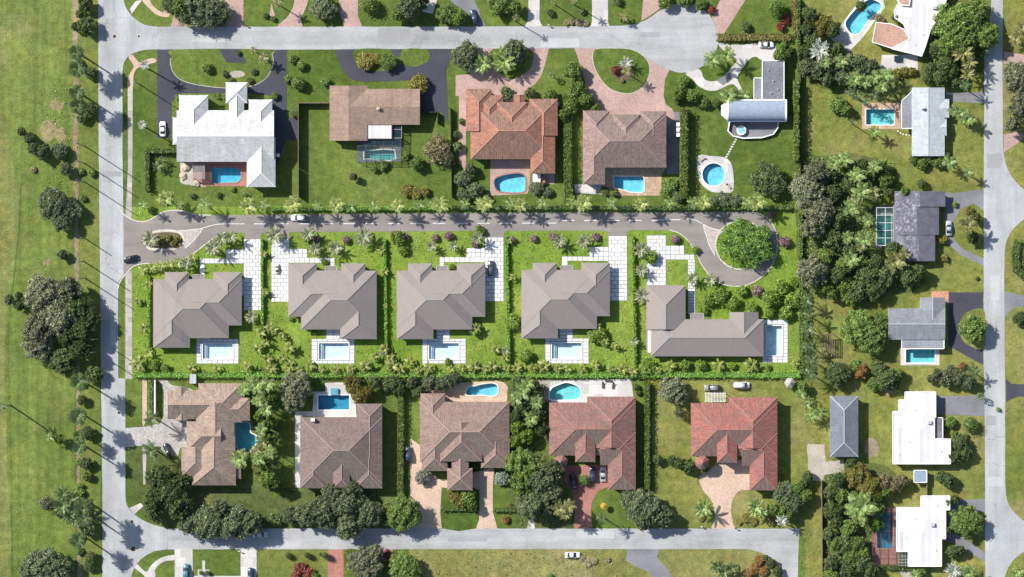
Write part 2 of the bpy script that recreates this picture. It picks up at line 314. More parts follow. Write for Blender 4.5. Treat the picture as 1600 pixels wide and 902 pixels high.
# ---------------------------------------------------------------- builders
def loc(me, L): me.transform(Matrix.Translation(-Vector(L))); return me
def add_uv(me):
    uv = me.uv_layers.new(name='UVMap'); Z = Vector((0,0,1))
    for p in me.polygons:
        n = p.normal; e = Z.cross(n)
        e = Vector((1,0,0)) if e.length < .05 else e.normalized(); v = n.cross(e)
        for li in p.loop_indices:
            c = me.vertices[me.loops[li].vertex_index].co; uv.data[li].uv = (c.dot(e), c.dot(v))
WIN = None
def window_meshes():
    global WIN
    f = MB(); W, H, t = .75, .62, .09
    for (a, b, c, d) in ((-W,-H,W,-H+t),(-W,H-t,W,H),(-W,-H+t,-W+t,H-t),(W-t,-H+t,W,H-t),(-.03,-H+t,.03,H-t)): f.box(a, -.05, b, c, .05, d)
    p = MB(); p.box(-W+t, -.03, -H+t, W-t, .0, H-t)
    d = MB(); d.box(-.5, -.05, 0, .5, .05, 2.1); d.box(.34, .05, 1., .4, .1, 1.08)
    g = MB()
    for k in range(4): g.box(-2.3, -.04, k*.55+.01, 2.3, .05, k*.55+.53)
    WIN = (f.mesh('window', [M['fasw']]), p.mesh('pane', [M['glass']]), d.mesh('door', [M['door']]), g.mesh('garage_door', [M['garage']]))
window_meshes()
def house(name, label, cat, vols, eave, pitch, rmat, wmat, fas, lm=None, capmat=None, flats=(), chim=(), door=None, garage=None, inset=.55, nwin=9, fh=.24):
    """vols: (x0,y0,x1,y1,ridge h/v,ends 'hh'|'hg'|'gh'|'gg'[,eave]); flats: (outline, z, part, mat)"""
    allx = [v[0] for v in vols] + [v[2] for v in vols] + [p[0] for f in flats for p in f[0]]
    ally = [v[1] for v in vols] + [v[3] for v in vols] + [p[1] for f in flats for p in f[0]]
    cx, cy = (min(allx)+max(allx))/2, (min(ally)+max(ally))/2
    L = Vector((*P(cx, cy), 0)); root = empty(name, L); tag(root, label, cat)
    if lm: LM.append((cx, cy, lm))
    R = MB(); W = MB(); caps = []; footR = []
    for i, v in enumerate(vols):
        x0, y0, x1, y1, o, en = v[:6]; ev = v[6] if len(v) > 6 else eave; e = i*.012
        ho = o == 'h'; hw = ((y1-y0) if ho else (x1-x0))/2; ln = (x1-x0) if ho else (y1-y0)
        ia = min(hw, ln/2) if en[0] == 'h' else 0; ib = min(hw, ln/2) if en[1] == 'h' else 0
        zr = ev + pitch*hw*MPP; ym = (y0+y1)/2; xm = (x0+x1)/2
        A = Vector(U(x0, y0, ev)); B = Vector(U(x1, y0, ev)); C_ = Vector(U(x1, y1, ev)); D = Vector(U(x0, y1, ev))
        for q, sx, sy in ((A,-1,1),(B,1,1),(C_,1,-1),(D,-1,-1)): q.x += sx*e; q.y += sy*e; q.z += e
        if ho: r0 = Vector(U(x0+ia, ym, zr)); r1 = Vector(U(x1-ib, ym, zr))
        else: r0 = Vector(U(xm, y0+ia, zr)); r1 = Vector(U(xm, y1-ib, zr))
        r0.z += e; r1.z += e
        dz = Vector((0,0,-fh)); E = [A+dz, B+dz, C_+dz, D+dz]
        R.add([A,B,C_,D,r0,r1], [(3,2,5,4),(1,0,4,5)] if ho else [(0,3,5,4),(2,1,4,5)])
        endf = [(0,3,4),(2,1,5)] if ho else [(1,0,4),(3,2,5)]
        for f, k in zip(endf, en): R.add([A,B,C_,D,r0,r1], [tuple(reversed(f)) if ho and False else f], 0 if k == 'h' else 2)
        R.add([A,B,C_,D]+E, [(0,1,5,4),(1,2,6,5),(2,3,7,6),(3,0,4,7),(4,5,6,7)], 1)
        if ho: hips = ([(A,r0),(D,r0)] if en[0]=='h' else []) + ([(B,r1),(C_,r1)] if en[1]=='h' else [])
        else: hips = ([(A,r0),(B,r0)] if en[0]=='h' else []) + ([(C_,r1),(D,r1)] if en[1]=='h' else [])
        if (r1-r0).length > .3: hips.append((r0, r1))
        caps += hips
        ii = inset + .015*i
        wa = Vector((D.x+ii, D.y+ii)); wb = Vector((B.x-ii, B.y-ii)); W.box(wa.x, wa.y, -.05, wb.x, wb.y, ev-fh+.03)
        footR.append((wa.x, wa.y, wb.x, wb.y))
    # orientation fix: roof faces up
    me = R.mesh('roof', [rmat, fas, wmat])
    bm = bmesh.new(); bm.from_mesh(me)
    for f in bm.faces:
        f.normal_update()
        if f.material_index == 0 and f.normal.z < 0: f.normal_flip()
    bm.to_mesh(me); bm.free(); loc(me, L); add_uv(me)
    ro = lk(bpy.data.objects.new('roof', me), root) if vols else None
    if vols: lk(bpy.data.objects.new('wall', loc(W.mesh('wall', [wmat]), L)), root)
    if capmat is not None and vols:
        c = MB()
        for a, b in caps: c.bar(a + Vector((0,0,.02)), b + Vector((0,0,.02)), .24, .12)
        lk(bpy.data.objects.new('ridge_cap', loc(c.mesh('ridge_cap', [capmat]), L)), ro)
    for fl in flats:
        poly, z, part, mt = fl[:4]; base = fl[4] if len(fl) > 4 else 0
        slab(part, poly, z, mt, root, L, wmat if base == 0 else None, fas)
    for (px, py, s) in chim:
        c = MB(); x, y, _ = U(px, py, eave+1); zz = eave + 1.9
        c.box(x-s, y-s*.7, eave-.3, x+s, y+s*.7, zz); c.box(x-s-.08, y-s*.7-.08, zz, x+s+.08, y+s*.7+.08, zz+.14); c.box(x-s*.5, y-s*.35, zz+.14, x+s*.5, y+s*.35, zz+.3)
        lk(bpy.data.objects.new('chimney', loc(c.mesh('chimney', [wmat]), L)), ro or root)
    # windows and a door where a wall is free
    cand = []
    for k, (a0, b0, a1, b1) in enumerate(footR):
        for side in range(4):
            ln = (a1-a0) if side % 2 == 0 else (b1-b0); n = int(ln // 3.6)
            for j in range(n):
                t = (j+.5)/n
                x, y, rz, ox, oy = [(a0+ln*t, b0, math.pi, 0, -1), (a1, b0+ln*t, -math.pi/2, 1, 0), (a0+ln*t, b1, 0, 0, 1), (a0, b0+ln*t, math.pi/2, -1, 0)][side]
                tx, ty = x+ox*.9, y+oy*.9
                if any(q[0]-.9 < tx < q[2]+.9 and q[1]-.9 < ty < q[3]+.9 for h_, q in enumerate(footR) if h_ != k): continue
                cand.append((x, y, rz, side))
    if cand:
        random.Random(len(label)).shuffle(cand); done_d = done_g = False
        for (x, y, rz, side) in cand[:nwin+2]:
            if not done_d: me_, nm, zz = WIN[2], 'door', 0.02; done_d = True
            elif garage is not None and not done_g and side == garage: me_, nm, zz = WIN[3], 'garage_door', .03; done_g = True
            else: me_, nm, zz = WIN[0], 'window', 1.55
            o = lk(bpy.data.objects.new(nm, me_), root); o.location = Vector((x, y, zz)) - Vector((L.x, L.y, 0)); o.rotation_euler = (0,0,rz)
            if nm == 'window': lk(bpy.data.objects.new('pane', WIN[1]), o)
    return root
def slab(part, poly, z, mt, parent, L, wm=None, edge=None, th=.22, par=0):
    """flat roof slab with its walls below, a low raised rim, outline traced at height z"""
    m = MB(); n = len(poly); top = [Vector(U(a, b, z)) for a, b in poly]
    ar = sum(top[i].x*top[(i+1)%n].y - top[(i+1)%n].x*top[i].y for i in range(n))
    if ar < 0: top = top[::-1]
    bot = [p - Vector((0,0,th)) for p in top]
    m.add(top + bot, [tuple(range(n)), tuple(range(2*n-1, n-1, -1))] , 0)
    m.add(top + bot, [(i, n+i, n+(i+1)%n, (i+1)%n) for i in range(n)], 1)
    o = lk(bpy.data.objects.new(part, loc(m.mesh(part, [mt, edge or mt]), L)), parent)
    add_uv(o.data)
    if edge is not None:
        r = MB()
        for i in range(n): r.bar(top[i]+Vector((0,0,.05)), top[(i+1)%n]+Vector((0,0,.05)), .22, .16)
        lk(bpy.data.objects.new('roof_edge', loc(r.mesh('roof_edge', [edge]), L)), o)
    if wm is not None:
        w_ = MB(); ins = offset([(p.x, p.y) for p in top], -.3)
        w_.add([(*p, -.05) for p in ins] + [(*p, z-th+.03) for p in ins], [(i, (i+1)%n, n+(i+1)%n, n+i) for i in range(n)])
        lk(bpy.data.objects.new('wall', loc(w_.mesh('wall', [wm]), L)), parent)
    return o
def offset(poly, d):
    """world-space ccw polygon, +d outwards"""
    n = len(poly); out = []
    ar = sum(poly[i][0]*poly[(i+1)%n][1] - poly[(i+1)%n][0]*poly[i][1] for i in range(n)); s = 1 if ar > 0 else -1
    for i in range(n):
        a = Vector(poly[i-1]); b = Vector(poly[i]); c = Vector(poly[(i+1)%n])
        e1 = (b-a).normalized(); e2 = (c-b).normalized(); n1 = Vector((e1.y, -e1.x))*s; n2 = Vector((e2.y, -e2.x))*s
        q = n1 + n2
        if q.length < 1e-4: q = n1
        q.normalize(); k = 1/max(.45, q.dot(n1)); out.append(tuple(b + q*d*k))
    return out
POOLS = []
def pool_outline(poly): HOLES.append(poly); return poly
def pool(poly, label, wm, bm_, cm, depth=1.5, copw=.34, steps=None, lm=None):
    pts = [P(a, b) for a, b in poly]; n = len(pts)
    if sum(pts[i][0]*pts[(i+1)%n][1] - pts[(i+1)%n][0]*pts[i][1] for i in range(n)) < 0: pts = pts[::-1]
    cx = sum(p[0] for p in pts)/n; cy = sum(p[1] for p in pts)/n; L = Vector((cx, cy, 0)); root = empty('swimming_pool', L); tag(root, label, 'swimming pool')
    b = MB(); fl = offset(pts, -.02)
    b.add([(*p, .02) for p in pts] + [(*p, -depth) for p in fl], [(i, n+i, n+(i+1)%n, (i+1)%n) for i in range(n)]); b.add([(*p, -depth) for p in fl], [tuple(range(n))])
    lk(bpy.data.objects.new('basin', loc(b.mesh('basin', [bm_]), L)), root)
    c = MB(); o2 = offset(pts, copw); inn = offset(pts, -.06); z0, z1 = .0, .17
    c.add([(*p, z1) for p in inn] + [(*p, z1) for p in o2] + [(*p, z0) for p in o2] + [(*p, z0-.05) for p in inn],
          [q for i in range(n) for j in [(i+1)%n] for q in ((i, n+i, n+j, j), (n+i, 2*n+i, 2*n+j, n+j), (3*n+i, i, j, 3*n+j))])
    lk(bpy.data.objects.new('coping', loc(c.mesh('coping', [cm]), L)), root)
    wv = MB(); wv.add([(*p, -.12) for p in offset(pts, .01)], [tuple(range(n))])
    lk(bpy.data.objects.new('water', loc(wv.mesh('water', [wm]), L)), root)
    if steps:
        s = MB(); (x0, y0, x1, y1) = steps; a = P(x0, y1); d = P(x1, y0)
        for k in range(3):
            q = k*.32; s.box(a[0]+.05, a[1]+.05+0*q, -depth+.03, d[0]-.05-q, d[1]-.05, -.85+.22*k)
        lk(bpy.data.objects.new('steps', loc(s.mesh('steps', [M['b3']]), L)), root)
    if lm: LM.append(((sum(a for a, _ in poly)/n), (sum(b_ for _, b_ in poly)/n), lm))
    return root

# --- vegetation meshes (shared between copies)
def crown(seed, nl, nf, ls, flatz=.5, lobe=(.26, .42), spread=.66, base=.40, sparse=0):
    g = np.random.default_rng(seed); C = []
    for i in range(nl):
        a = i*2.39996 + g.uniform(-.5, .5); r = spread*math.sqrt((i+.4)/nl)*g.uniform(.82, 1.12); s_ = g.uniform(*lobe)
        z = base + (1-base-.3)*max(0., 1-(r/.95)**2)*g.uniform(.75, 1.1) + .15*g.uniform(); C.append((r*math.cos(a), r*math.sin(a), z, s_))
    C = np.array(C); w_ = C[:, 3]**2; k = g.choice(nl, nf, p=w_/w_.sum())
    d = g.normal(size=(nf, 3)); d /= np.linalg.norm(d, axis=1)[:, None]; d[:, 2] = np.where(d[:, 2] < -.25, -d[:, 2], d[:, 2])
    rr = C[k, 3] * np.where(g.random(nf) < .17, g.uniform(1.02, 1.42, nf), g.uniform(.62, 1.04, nf))
    pos = C[k, :3] + d*rr[:, None]*np.array([1, 1, flatz])
    if nl > 4:       # lower leaves filling the crown between the clumps
        q = int(nf*.46); a = g.uniform(0, 6.283, q); rr2 = np.sqrt(g.random(q))*.80*(1+.12*np.sin(a*3+seed)+.08*np.sin(a*7)); pos[:q] = np.column_stack([rr2*np.cos(a), rr2*np.sin(a), base+.02+(.86-base)*np.maximum(0, 1-(rr2/.92)**2)*g.uniform(.62, 1.05, q) + .10*np.sin(7*rr2*np.cos(a)+seed)*np.sin(8*rr2*np.sin(a)+2*seed) + .07*np.sin(17*rr2*np.cos(a))*np.sin(15*rr2*np.sin(a)+seed)]); d[:q] = (0, 0, 1)
    nr = d + g.normal(scale=.6, size=(nf, 3)); nr[:, 2] += .25; nr /= np.linalg.norm(nr, axis=1)[:, None]
    t = np.cross(nr, g.normal(size=(nf, 3))); t /= np.linalg.norm(t, axis=1)[:, None]; b = np.cross(nr, t)
    s_ = ls*g.uniform(.45, 1.6, nf)[:, None]
    V = np.stack([pos - t*s_, pos + b*s_*.5 + nr*s_*.12, pos + t*s_, pos - b*s_*.5 + nr*s_*.12], 1).reshape(-1, 3)
    return npmesh('crown', V, np.arange(nf*4).reshape(-1, 4)), C
def trunk(seed, C, r=.045, tips=6):
    g = random.Random(seed); m = MB(); top = .36
    m.tube([(0,0,-.02), (.01,.01,.12), (.0,.02,top)], [r*1.5, r, r*.8], 7)
    idx = list(range(len(C))); g.shuffle(idx)
    for i in idx[:tips]:
        x, y, z, s_ = C[i]; q = Vector((x, y, z)); m.tube([(0,0,top*.75), tuple(q*.5 + Vector((0,0,top*.3))), tuple(q)], [r*.6, r*.4, r*.15], 5)
    return m.mesh('trunk', [M['bark']])
TREES = {}
def tv(cls, nv, *a, **k):
    L = []
    for i in range(nv):
        c, C = crown(hash_(cls)+i*17, *a, **k); L.append((c, trunk(i+3, C)))
    TREES[cls] = L
def hash_(s): return sum(ord(c)*(i+3) for i, c in enumerate(s))
tv('big', 5, 58, 15000, .038, lobe=(.11, .24), spread=.84)
tv('med', 5, 26, 6000, .058, lobe=(.15, .31), spread=.78)
tv('small', 4, 12, 1700, .11, lobe=(.24, .42), spread=.64)
tv('bush', 3, 5, 420, .22, lobe=(.4, .58), spread=.45)
tv('thin', 3, 30, 2600, .055, lobe=(.16, .30), spread=.8)
tv('topiary', 1, 1, 2600, .085, flatz=.9, lobe=(.95, .96), spread=.0, base=.05)
tv('dense', 2, 40, 15000, .038, lobe=(.16, .28), spread=.80, flatz=.55)
TCT = [0]
def tree(kind, px, py, r, h, mat, desc, group=None, name='tree', cat='tree', label=None, sq=1.):
    """r crown radius in traced pixels, h height in metres"""
    TCT[0] += 1; v = TREES[kind][TCT[0] % len(TREES[kind])]; x, y, _ = U(px, py, h*.55); s = r*MPP
    o = empty(name, (x, y, 0), random.uniform(0, 6.28), (s, s*sq, h))
    meshobj('trunk' if name == 'tree' else 'stem', v[1], o); c = meshobj('crown' if name == 'tree' else 'foliage', v[0], o)
    if not v[0].materials: v[0].materials.append(M['mid'])
    c.material_slots[0].link = 'OBJECT'; c.material_slots[0].material = M[mat]
    reg(o, desc, px, py, cat, group, label); return o
def bush(px, py, r, mat, desc, h=None, kind='bush', group=None, label=None, sq=1.):
    return tree(kind, px, py, r, h or max(.8, r*MPP*1.1), mat, desc, group, 'shrub', 'shrub', label, sq)
def reg(o, desc, px, py, cat, group, label):
    o['category'] = cat
    if group: o['group'] = group
    if label: o['label'] = label
    else: AUTO.append((o, desc, px, py))
def frond_mesh(seed, n=13, wid=.2, droop=.55, stiff=0.):
    g = np.random.default_rng(seed); V = []; F = []
    t = np.linspace(0, 1, n+1); x = t*(1-.10*droop*t); z = .22*t - droop*t**2.1*.9
    for i in range(n):               # leaflets on both sides, in a shallow V
        for sd in (-1, 1):
            tt = (i+.4)/n; k = int(tt*n); px = np.interp(tt, t, x); pz = np.interp(tt, t, z); wv = wid*math.sin(math.pi*min(1, .12+tt*.86))**.7*g.uniform(.8, 1.15)
            b = len(V); dx = .055; V += [(px-.0, 0, pz), (px+dx, 0, pz-.01), (px+dx*1.3+wv*.55, sd*wv, pz+.05-wv*.45*(1-stiff)), (px+.02+wv*.45, sd*wv*.96, pz+.05-wv*.45*(1-stiff))]
            F.append((b, b+1, b+2, b+3) if sd > 0 else (b+3, b+2, b+1, b))
    for i in range(n):
        b = len(V); w0 = .014*(1-t[i])+.004; w1 = .014*(1-t[i+1])+.004
        V += [(x[i], -w0, z[i]+.004), (x[i+1], -w1, z[i+1]+.004), (x[i+1], w1, z[i+1]+.004), (x[i], w0, z[i]+.004)]; F.append((b, b+1, b+2, b+3))
    return npmesh('frond', V, F)
def fan_mesh(seed, n=11):
    g = np.random.default_rng(seed); V = [(0,-.012,0), (.42,-.01,.1), (.42,.01,.1), (0,.012,0)]; F = [(0,1,2,3)]
    for i in range(n):
        a = -1.35 + 2.7*i/(n-1); l = .6*g.uniform(.85, 1.05)*(1-.12*abs(a)); b = len(V); ca, sa = math.cos(a), math.sin(a); da = .11
        V += [(.42, 0, .1), (.42+l*.6*math.cos(a-da), l*.6*math.sin(a-da), .12), (.42+l*ca, l*sa, .0-.08*abs(a)), (.42+l*.6*math.cos(a+da), l*.6*math.sin(a+da), .12)]; F.append((b, b+1, b+2, b+3))
    return npmesh('frond', V, F)
def banana_mesh(seed):
    g = np.random.default_rng(seed); n = 7; V = []; F = []
    for i in range(n+1):
        t = i/n; wv = .19*math.sin(math.pi*min(1, .06+t*.93))**.6; z = .45*t - .75*t*t*g.uniform(.9, 1.1); x = t*.95
        V += [(x, -wv, z+.03), (x, 0, z-.02), (x, wv, z+.03)]
    for i in range(n):
        b = i*3; F += [(b, b+3, b+4, b+1), (b+1, b+4, b+5, b+2)]
    return npmesh('frond', V, F)
FR = {'feather': [frond_mesh(i, 13, .21, .5) for i in range(3)], 'stiff': [frond_mesh(i+5, 14, .15, .22, .6) for i in range(3)], 'droop': [frond_mesh(i+9, 12, .20, .8) for i in range(3)],
      'bushy': [frond_mesh(i+21, 12, .36, .75) for i in range(3)], 'fan': [fan_mesh(i) for i in range(3)], 'broad': [banana_mesh(i) for i in range(3)]}
def palm_trunk(seed):
    g = random.Random(seed); m = MB(); bx, by = g.uniform(-.02, .02), g.uniform(-.02, .02)
    m.tube([(0,0,-.02), (0,0,.08), (bx,by,.35), (bx*1.5,by*1.5,.7), (0,0,1)], [1.5, 1.1, 1., .9, .8], 8); return m.mesh('trunk', [M['pbark']])
PT = [palm_trunk(i) for i in range(3)]
PCT = [0]
def palm(px, py, r, h, mat, kind, desc, n=13, group=None, label=None, name='palm_tree', cat='palm', up=.55, tr=.17):
    PCT[0] += 1; g = random.Random(PCT[0]); x, y, _ = U(px, py, h); rot = g.uniform(0, 6.28); r *= g.uniform(.86, 1.16); o = empty(name, (x, y, 0), rot); o.rotation_euler = (g.uniform(-.05, .05), g.uniform(-.05, .05), rot)
    t = meshobj('trunk', PT[PCT[0] % 3], o); t.scale = (tr, tr, h) if kind != 'broad' else (.12, .12, h)
    for i in range(n):
        f = bpy.data.objects.new('frond', FR[kind][i % 3]); q = i/n; s = r*MPP*g.uniform(.85, 1.12)
        if not f.data.materials: f.data.materials.append(M['fmid'])
        f.material_slots[0].link = 'OBJECT'; f.material_slots[0].material = M[mat]
        f.location = (0, 0, h-.02*h*0 - .15*q); pit = -(up*1.15)*(1-q)**1.3*1.1 + .45*q - .05
        f.rotation_euler = (g.uniform(-.15, .15), pit, i*2.39996 + g.uniform(-.2, .2)); f.scale = (s, s, s); lk(f, o)
    reg(o, desc, px, py, cat, group, label); return o
def leaf_box(pts, wd, h, dens, ls, seed, closed=False):
    """leaf faces over the top and sides of a clipped hedge along world points"""
    g = np.random.default_rng(seed); VV = []
    for i in range(len(pts) - (0 if closed else 1)):
        a = np.array(pts[i]); b = np.array(pts[(i+1) % len(pts)]); L = np.linalg.norm(b-a)
        if L < .05: continue
        d = (b-a)/L; nn = np.array([-d[1], d[0]]); per = wd + 2*h; n = int(L*per*dens); u = g.uniform(-wd*.3, L+wd*.3, n); s = g.uniform(0, per, n)
        off = np.where(s < h, -wd/2, np.where(s < h+wd, s-h-wd/2, wd/2)); z = np.where(s < h, s, np.where(s < h+wd, h, per-s)); lump = .12*np.sin(u*1.7+seed)+.1*np.sin(u*4.1)
        off = off*(1+lump*.6) + g.normal(scale=.07, size=n); z = np.maximum(.02, z*(1+lump*.5) + g.normal(scale=.08, size=n))
        xy = a[None] + d[None]*u[:, None] + nn[None]*off[:, None]
        nr = np.stack([nn[0]*np.sign(off)*(s < h) + nn[0]*(s > h+wd), nn[1]*np.where(s < h, -1, np.where(s > h+wd, 1, 0)), ((s >= h) & (s <= h+wd))*1.], 1) + g.normal(scale=.5, size=(n, 3)); nr[:, 2] = np.abs(nr[:, 2])
        nr /= np.linalg.norm(nr, axis=1)[:, None]; t = np.cross(nr, g.normal(size=(n, 3))); t /= np.linalg.norm(t, axis=1)[:, None]; bb = np.cross(nr, t); sz = ls*g.uniform(.6, 1.3, n)[:, None]; p = np.column_stack([xy, z])
        VV.append(np.stack([p-t*sz, p+bb*sz*.6, p+t*sz, p-bb*sz*.6], 1).reshape(-1, 3))
    V = np.concatenate(VV); return npmesh('foliage', V, np.arange(len(V)).reshape(-1, 4))
HC = [0]
def hedge(pts, wpx, h, mat, desc='clipped green hedge', label=None, dens=16, ls=.24, group=None):
    HC[0] += 1; wp = [P(*p) for p in pts]; mx = sum(p[0] for p in pts)/len(pts); my = sum(p[1] for p in pts)/len(pts); L = Vector((*P(mx, my), 0)); o = empty('hedge', L)
    me = loc(leaf_box(wp, wpx*MPP, h, dens, ls, HC[0]), L); me.materials.append(M[mat]); lk(bpy.data.objects.new('foliage', me), o)
    c = MB()
    for i in range(len(wp)-1):
        a, b = Vector((*wp[i], 0)), Vector((*wp[i+1], 0)); n = max(1, int((b-a).length/1.2))
        for k in range(n): q = a.lerp(b, (k+.5)/n); c.tube([q, q+Vector((.05,.03,h*.5)), q+Vector((-.05,0,h*.85))], [.05,.04,.02], 4)
        c.bar(a+Vector((0,0,h*.42)), b+Vector((0,0,h*.42)), max(.15, wpx*MPP*.72), h*.75, 1)
    lk(bpy.data.objects.new('stems', loc(c.mesh('stems', [M['bark'], M[mat]]), L)), o); reg(o, desc, mx, my, 'hedge', group, label); return o
def fence(pts, h, mat, desc, label=None, wall=False, th=.12):
    wp = [P(*p) for p in pts]; mx = sum(p[0] for p in pts)/len(pts); my = sum(p[1] for p in pts)/len(pts); L = Vector((*P(mx, my), 0)); o = empty('garden_wall' if wall else 'fence', L); pan = MB(); po = MB()
    for i in range(len(wp)-1):
        a, b = Vector((*wp[i], 0)), Vector((*wp[i+1], 0)); n = max(1, round((b-a).length/2.4))
        for k in range(n):
            p, q = a.lerp(b, k/n), a.lerp(b, (k+1)/n); zz = Vector((0,0,h/2)); pan.bar(p+zz, q+zz, th, h)
            if not wall: pan.bar(p+Vector((0,0,h+.03)), q+Vector((0,0,h+.03)), th+.08, .06)
            po.box(p.x-.09, p.y-.09, 0, p.x+.09, p.y+.09, h+.12)
        if wall: po.bar(a+Vector((0,0,h+.05)), b+Vector((0,0,h+.05)), th+.1, .1)
        else: po.box(b.x-.09, b.y-.09, 0, b.x+.09, b.y+.09, h+.12)
    lk(bpy.data.objects.new('wall_body' if wall else 'panel', loc(pan.mesh('panel', [M[mat]]), L)), o); lk(bpy.data.objects.new('cap' if wall else 'post', loc(po.mesh('post', [M[mat]]), L)), o)
    reg(o, desc, mx, my, 'wall' if wall else 'fence', None, label); return o
def scatter(name, polys, dens, ls, h, mat, holes=(), seed=1, up=.6, cat='ground cover'):
    g = np.random.default_rng(seed); XY = []
    for pl in polys:
        b = bbox(pl); n = int((b[2]-b[0])*(b[3]-b[1])*MPP*MPP*dens); x = g.uniform(b[0], b[2], n); y = g.uniform(b[1], b[3], n); ok = inside(x, y, pl)
        for hp in holes: ok &= ~inside(x, y, hp)
        XY.append(np.column_stack([x[ok], y[ok]]))
    XY = np.concatenate(XY); n = len(XY); p = np.column_stack([(XY[:,0]-800)*MPP, (451-XY[:,1])*MPP, g.uniform(.04, h, n)])
    nr = g.normal(scale=.7, size=(n, 3)); nr[:, 2] = np.abs(nr[:, 2])+up; nr /= np.linalg.norm(nr, axis=1)[:, None]; t = np.cross(nr, g.normal(size=(n, 3))); t /= np.linalg.norm(t, axis=1)[:, None]; bb = np.cross(nr, t); s = ls*g.uniform(.5, 1.4, n)[:, None]
    V = np.stack([p-t*s, p+bb*s*.4, p+t*s, p-bb*s*.4], 1).reshape(-1, 3); V[:, 2] = np.maximum(V[:, 2], .025)
    me = npmesh(name, V, np.arange(n*4).reshape(-1, 4)); o = meshobj(name, me, None, M[mat]); o['kind'] = 'stuff'; o['category'] = cat; return o

# --- vehicles: length along +x
def loft(m, secs, mi=0):
    """secs: (x, half width bottom, half width mid, half width top, z0, z1, z2)"""
    b = len(m.v); k = 8
    for (x, a, c, d, z0, z1, z2) in secs:
        m.v += [(x,-a,z0),(x,-c,(z0+z1)/2),(x,-c*.99,z1),(x,-d,z2),(x,d,z2),(x,c*.99,z1),(x,c,(z0+z1)/2),(x,a,z0)]
    for i in range(len(secs)-1):
        for j in range(k):
            q = (b+i*k+j, b+(i+1)*k+j, b+(i+1)*k+(j+1)%k, b+i*k+(j+1)%k); m.f.append(q[::-1]); m.m.append(mi)
    m.f.append(tuple(b+j for j in range(k))[::-1]); m.f.append(tuple(b+(len(secs)-1)*k+j for j in range(k))); m.m += [mi, mi]
PAINT = {}
def paint(name, c, metal=.0):
    if name not in PAINT:
        m = NT('car_paint_'+name, .28, .5); m.col(c); m.b.inputs['Coat Weight'].default_value = .6; m.b.inputs['Metallic'].default_value = metal; PAINT[name] = m.mat
    return PAINT[name]
M['tyre'] = flat('tyre_rubber', (.02,.02,.02), .9); M['lampw'] = flat('headlamp_glass', (.7,.72,.75), .15, .6); M['lampr'] = flat('tail_lamp', (.35,.02,.02), .2, .6)
CARM = {}
def car_meshes(kind):
    if kind in CARM: return CARM[kind]
    suv = kind in ('suv', 'van'); Ln = {'sedan': 4.7, 'suv': 4.8, 'van': 5.2}[kind]; h = Ln/2; wd = .92 if not suv else .97; zb = .98 if suv else .86; zr = {'sedan': 1.42, 'suv': 1.72, 'van': 2.05}[kind]
    b = MB(); loft(b, [(-h, wd*.70, wd*.82, wd*.72, .34, .62, .70), (-h+.12, wd*.84, wd*.93, wd*.84, .26, .70, zb-.08), (-h+.7, wd*.92, wd, wd*.90, .22, .74, zb), (-.3, wd*.94, wd, wd*.92, .2, .74, zb+.02), (h-1.5, wd*.92, wd, wd*.90, .22, .72, zb-.01), (h-.55, wd*.9, wd*.97, wd*.82, .22, .66, zb-.12), (h-.12, wd*.78, wd*.88, wd*.68, .26, .58, zb-.24), (h, wd*.6, wd*.74, wd*.55, .34, .52, zb-.34)])
    if kind == 'sedan': x = [-h+.75, -h+1.55, .35, 1.15]
    elif kind == 'suv': x = [-h+.12, -h+.55, .35, 1.15]
    else: x = [-h+.1, -h+.25, 1.0, 1.7]
    g = MB(); loft(g, [(x[0], wd*.84, wd*.82, wd*.78, zb-.05, zb, zb+.03), (x[1], wd*.88, wd*.84, wd*.66, zb-.05, zb+.1, zr-.03), (x[2], wd*.88, wd*.84, wd*.66, zb-.05, zb+.1, zr-.02), (x[3], wd*.84, wd*.80, wd*.76, zb-.06, zb, zb+.02)])
    r = MB(); loft(r, [(x[1]-.02, wd*.6, wd*.63, wd*.56, zr-.06, zr-.02, zr+.01), ((x[1]+x[2])/2, wd*.64, wd*.68, wd*.60, zr-.05, zr, zr+.05), (x[2]+.06, wd*.6, wd*.63, wd*.56, zr-.06, zr-.02, zr+.01)])
    t = MB(); t.tube([(0,-.12,0),(0,-.08,0),(0,.08,0),(0,.12,0)], [.24,.33,.33,.24], 14); rim = MB(); rim.tube([(0,-.135,0),(0,.135,0)], [.2,.2], 10)
    hl = MB(); hl.box(-.1,-.16,-.06,.05,.16,.06); mi = MB(); mi.box(-.08,-.1,-.06,.08,.1,.08)
    bu = MB(); bu.box(-.1,-wd*.72,-.1,.08,wd*.72,.1)
    CARM[kind] = dict(L=Ln, wd=wd, zb=zb, x=x, body=b.mesh('body'), glass=g.mesh('windows'), roof=r.mesh('roof'), tyre=t.mesh('tyre', [M['tyre']]), rim=rim.mesh('rim', [M['metal']]), hl=hl.mesh('headlight', [M['lampw']]), tl=hl.mesh('tail_light', [M['lampr']]), mi=mi.mesh('mirror'), bu=bu.mesh('bumper', [M['tyre']]))
    for q in ('body', 'roof', 'mi'): CARM[kind][q].materials.append(M['metal'])
    CARM[kind]['glass'].materials.append(M['glass'])
    for q in ('body', 'glass', 'roof'): CARM[kind][q].polygons.foreach_set('use_smooth', [len(p.vertices) == 4 for p in CARM[kind][q].polygons])
    return CARM[kind]
